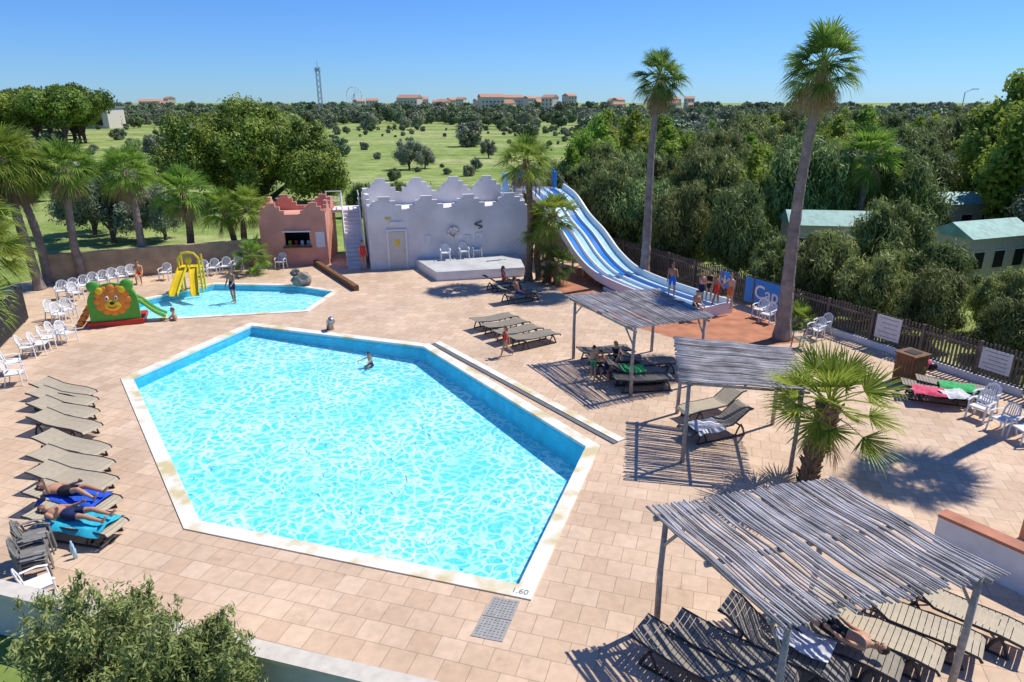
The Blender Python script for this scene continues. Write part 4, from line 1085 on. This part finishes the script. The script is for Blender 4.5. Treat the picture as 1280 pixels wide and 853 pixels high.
    hb.add(hv,nf[keep],HR[hair])
    if longhair: hb.tube([H-hf*.07+hu*.02,H-hf*.10-hu*.10,H-hf*.11-hu*.22],[(.07,.04),(.075,.035),(.04,.02)],HR[hair],8,side=X)
    for s in(-1,1): hb.ell(H+hf*.088+X*s*.03+hu*.01,(.011,.006,.007),'black',HRm,8,6); hb.tube([H+hf*.092+X*s*.018+hu*.03,H+hf*.085+X*s*.045+hu*.03],[.004,.003],HR[hair],5)
    hb.tube([H+hf*.087-X*.022-hu*.058,H+hf*.094-hu*.058,H+hf*.087+X*.022-hu*.058],[.004,.007,.004],MOUTH,6,side=(0,0,1))
    hm=hb.mesh('hair_and_face',True); hm.transform(T); ho=put('hair_and_face',hm,parent=e)
    return e
def at(u,v,z=0): return tuple(G(u,v,z)[:2])
person(at(455,338),200,1.72,0,0,'red','suit',hip=(4,-4),knee=(2,4))
person(at(292,371),165,1.75,2,0,'navy',hip=(6,-6),knee=(2,6),zoff=-.30,sh=(20,10),el=(40,20))
person(at(220,400),120,1.7,0,1,'black',hip=(80,70),knee=(60,60),sh=(-10,50),el=(10,40),seat=-.30,lean=5)
# swimmer: crouched low so that only head and shoulders clear the surface
person(at(463,441),150,1.2,0,0,'navy',sh=(75,70),shab=(25,25),el=(10,10),hip=(100,90),knee=(115,110),seat=-.54,lean=12)
person(at(632,446),110,1.22,0,1,'red','suit',hip=(25,-18),knee=(8,30),sh=(-25,30),el=(20,35),longhair=True)
person(at(838,380),170,1.7,2,0,'blue',zoff=.30,hip=(10,-5),knee=(8,5),sh=(30,5),el=(70,20))
person(at(874,389),215,1.6,0,0,'navy',zoff=.30,sh=(20,25),el=(80,85))
person(at(884,386),140,1.55,0,1,'black','bra',zoff=.30,longhair=True)
person(at(893,391),240,1.65,2,0,'red',zoff=.30,hip=(8,-6),knee=(4,8),sh=(10,40),el=(30,60))
person(at(910,393),120,1.6,1,1,'orange',zoff=.30,sh=(5,50),el=(15,95))
person(at(867,400),200,1.5,0,0,'black',seat=.60,hip=(85,80),knee=(70,80),lean=10,sh=(20,30),el=(30,30))
person(at(672,246,3.9),190,1.6,0,0,'blue',zoff=3.88)
person(at(176,354),200,1.6,0,0,'orange',seat=.42,hip=(85,85),knee=(85,85),sh=(30,30),el=(30,30))
person(on(sbl,0.0,0)[:2],-80,1.65,0,1,'red','bra',seat=.38,lean=-5,hip=(78,86),knee=(20,50),sh=(20,25),el=(40,30),longhair=True)
person(on(sbr,-.1,0)[:2],-62,1.75,2,0,'blue',seat=.38,lean=-18,hip=(88,78),knee=(60,15),sh=(20,10),el=(40,60))
person(at(741,474),-20,1.25,0,0,'green',hip=(15,-10),knee=(5,20),sh=(40,20),el=(50,30))
person(at(757,478),60,1.2,2,0,'navy',lean=25,hip=(30,-5),knee=(20,10),sh=(40,50),el=(30,30))
person(at(770,462),150,1.45,1,1,'black','bra',seat=.40,lean=15,hip=(80,80),knee=(75,80),sh=(40,35),el=(30,40),longhair=True)
person(on(sb1,-.12,0)[:2],math.degrees(sb1.rotation_euler.z)-90,1.78,0,1,'black',lying=True,seat=.43,hip=(14,22),knee=(24,44),sh=(-2,20),shab=(14,25),el=(25,70))
person(on(sb2,-.10,0)[:2],math.degrees(sb2.rotation_euler.z)-90,1.80,0,0,'navy',lying=True,seat=.43,hip=(12,8),knee=(22,14),sh=(5,0),shab=(12,16),el=(20,60))
person(at(1045,800,.4),142-180+90,1.7,0,0,'black',lying=True,seat=.50,hip=(15,30),knee=(20,50),sh=(5,5),el=(20,20))

# ------------------------------------------------------------------ light, sky, camera
sd=Vector((1.4,.8,2.4)).normalized()
sl=bpy.data.lights.new('sun','SUN'); sl.energy=5.0; sl.angle=R_(.53); sl.color=(1,.95,.87)
so=bpy.data.objects.new('sun',sl); COL.objects.link(so); so.rotation_euler=(-sd).to_track_quat('-Z','Y').to_euler(); so.location=(20,10,40)
w=bpy.data.worlds.new('World'); scene.world=w; w.use_nodes=True; nt=w.node_tree
sky=nt.nodes.new('ShaderNodeTexSky'); sky.sky_type='NISHITA'; sky.sun_disc=False
sky.sun_elevation=math.asin(sd.z); sky.sun_rotation=math.atan2(sd.x,sd.y); sky.air_density=1.0; sky.dust_density=0; sky.ozone_density=3; sky.altitude=0
mxw=nt.nodes.new('ShaderNodeMix'); mxw.data_type='RGBA'; mxw.blend_type='MULTIPLY'; mxw.inputs['Factor'].default_value=1; mxw.inputs['B'].default_value=(.36,.63,1.13,1)
nt.links.new(sky.outputs[0],mxw.inputs['A']); nt.links.new(mxw.outputs['Result'],nt.nodes['Background'].inputs[0]); nt.nodes['Background'].inputs[1].default_value=.125
cam=bpy.data.cameras.new('camera'); cam.lens=24; cam.sensor_width=36; cam.clip_end=20000; cam.clip_start=.1
co=bpy.data.objects.new('camera',cam); COL.objects.link(co); co.location=(0,0,CAM_H); co.rotation_euler=(math.pi/2-PITCH,0,0); scene.camera=co
scene.view_settings.view_transform='Standard'; scene.view_settings.look='None'; scene.view_settings.exposure=0
print('objects',len(bpy.data.objects))
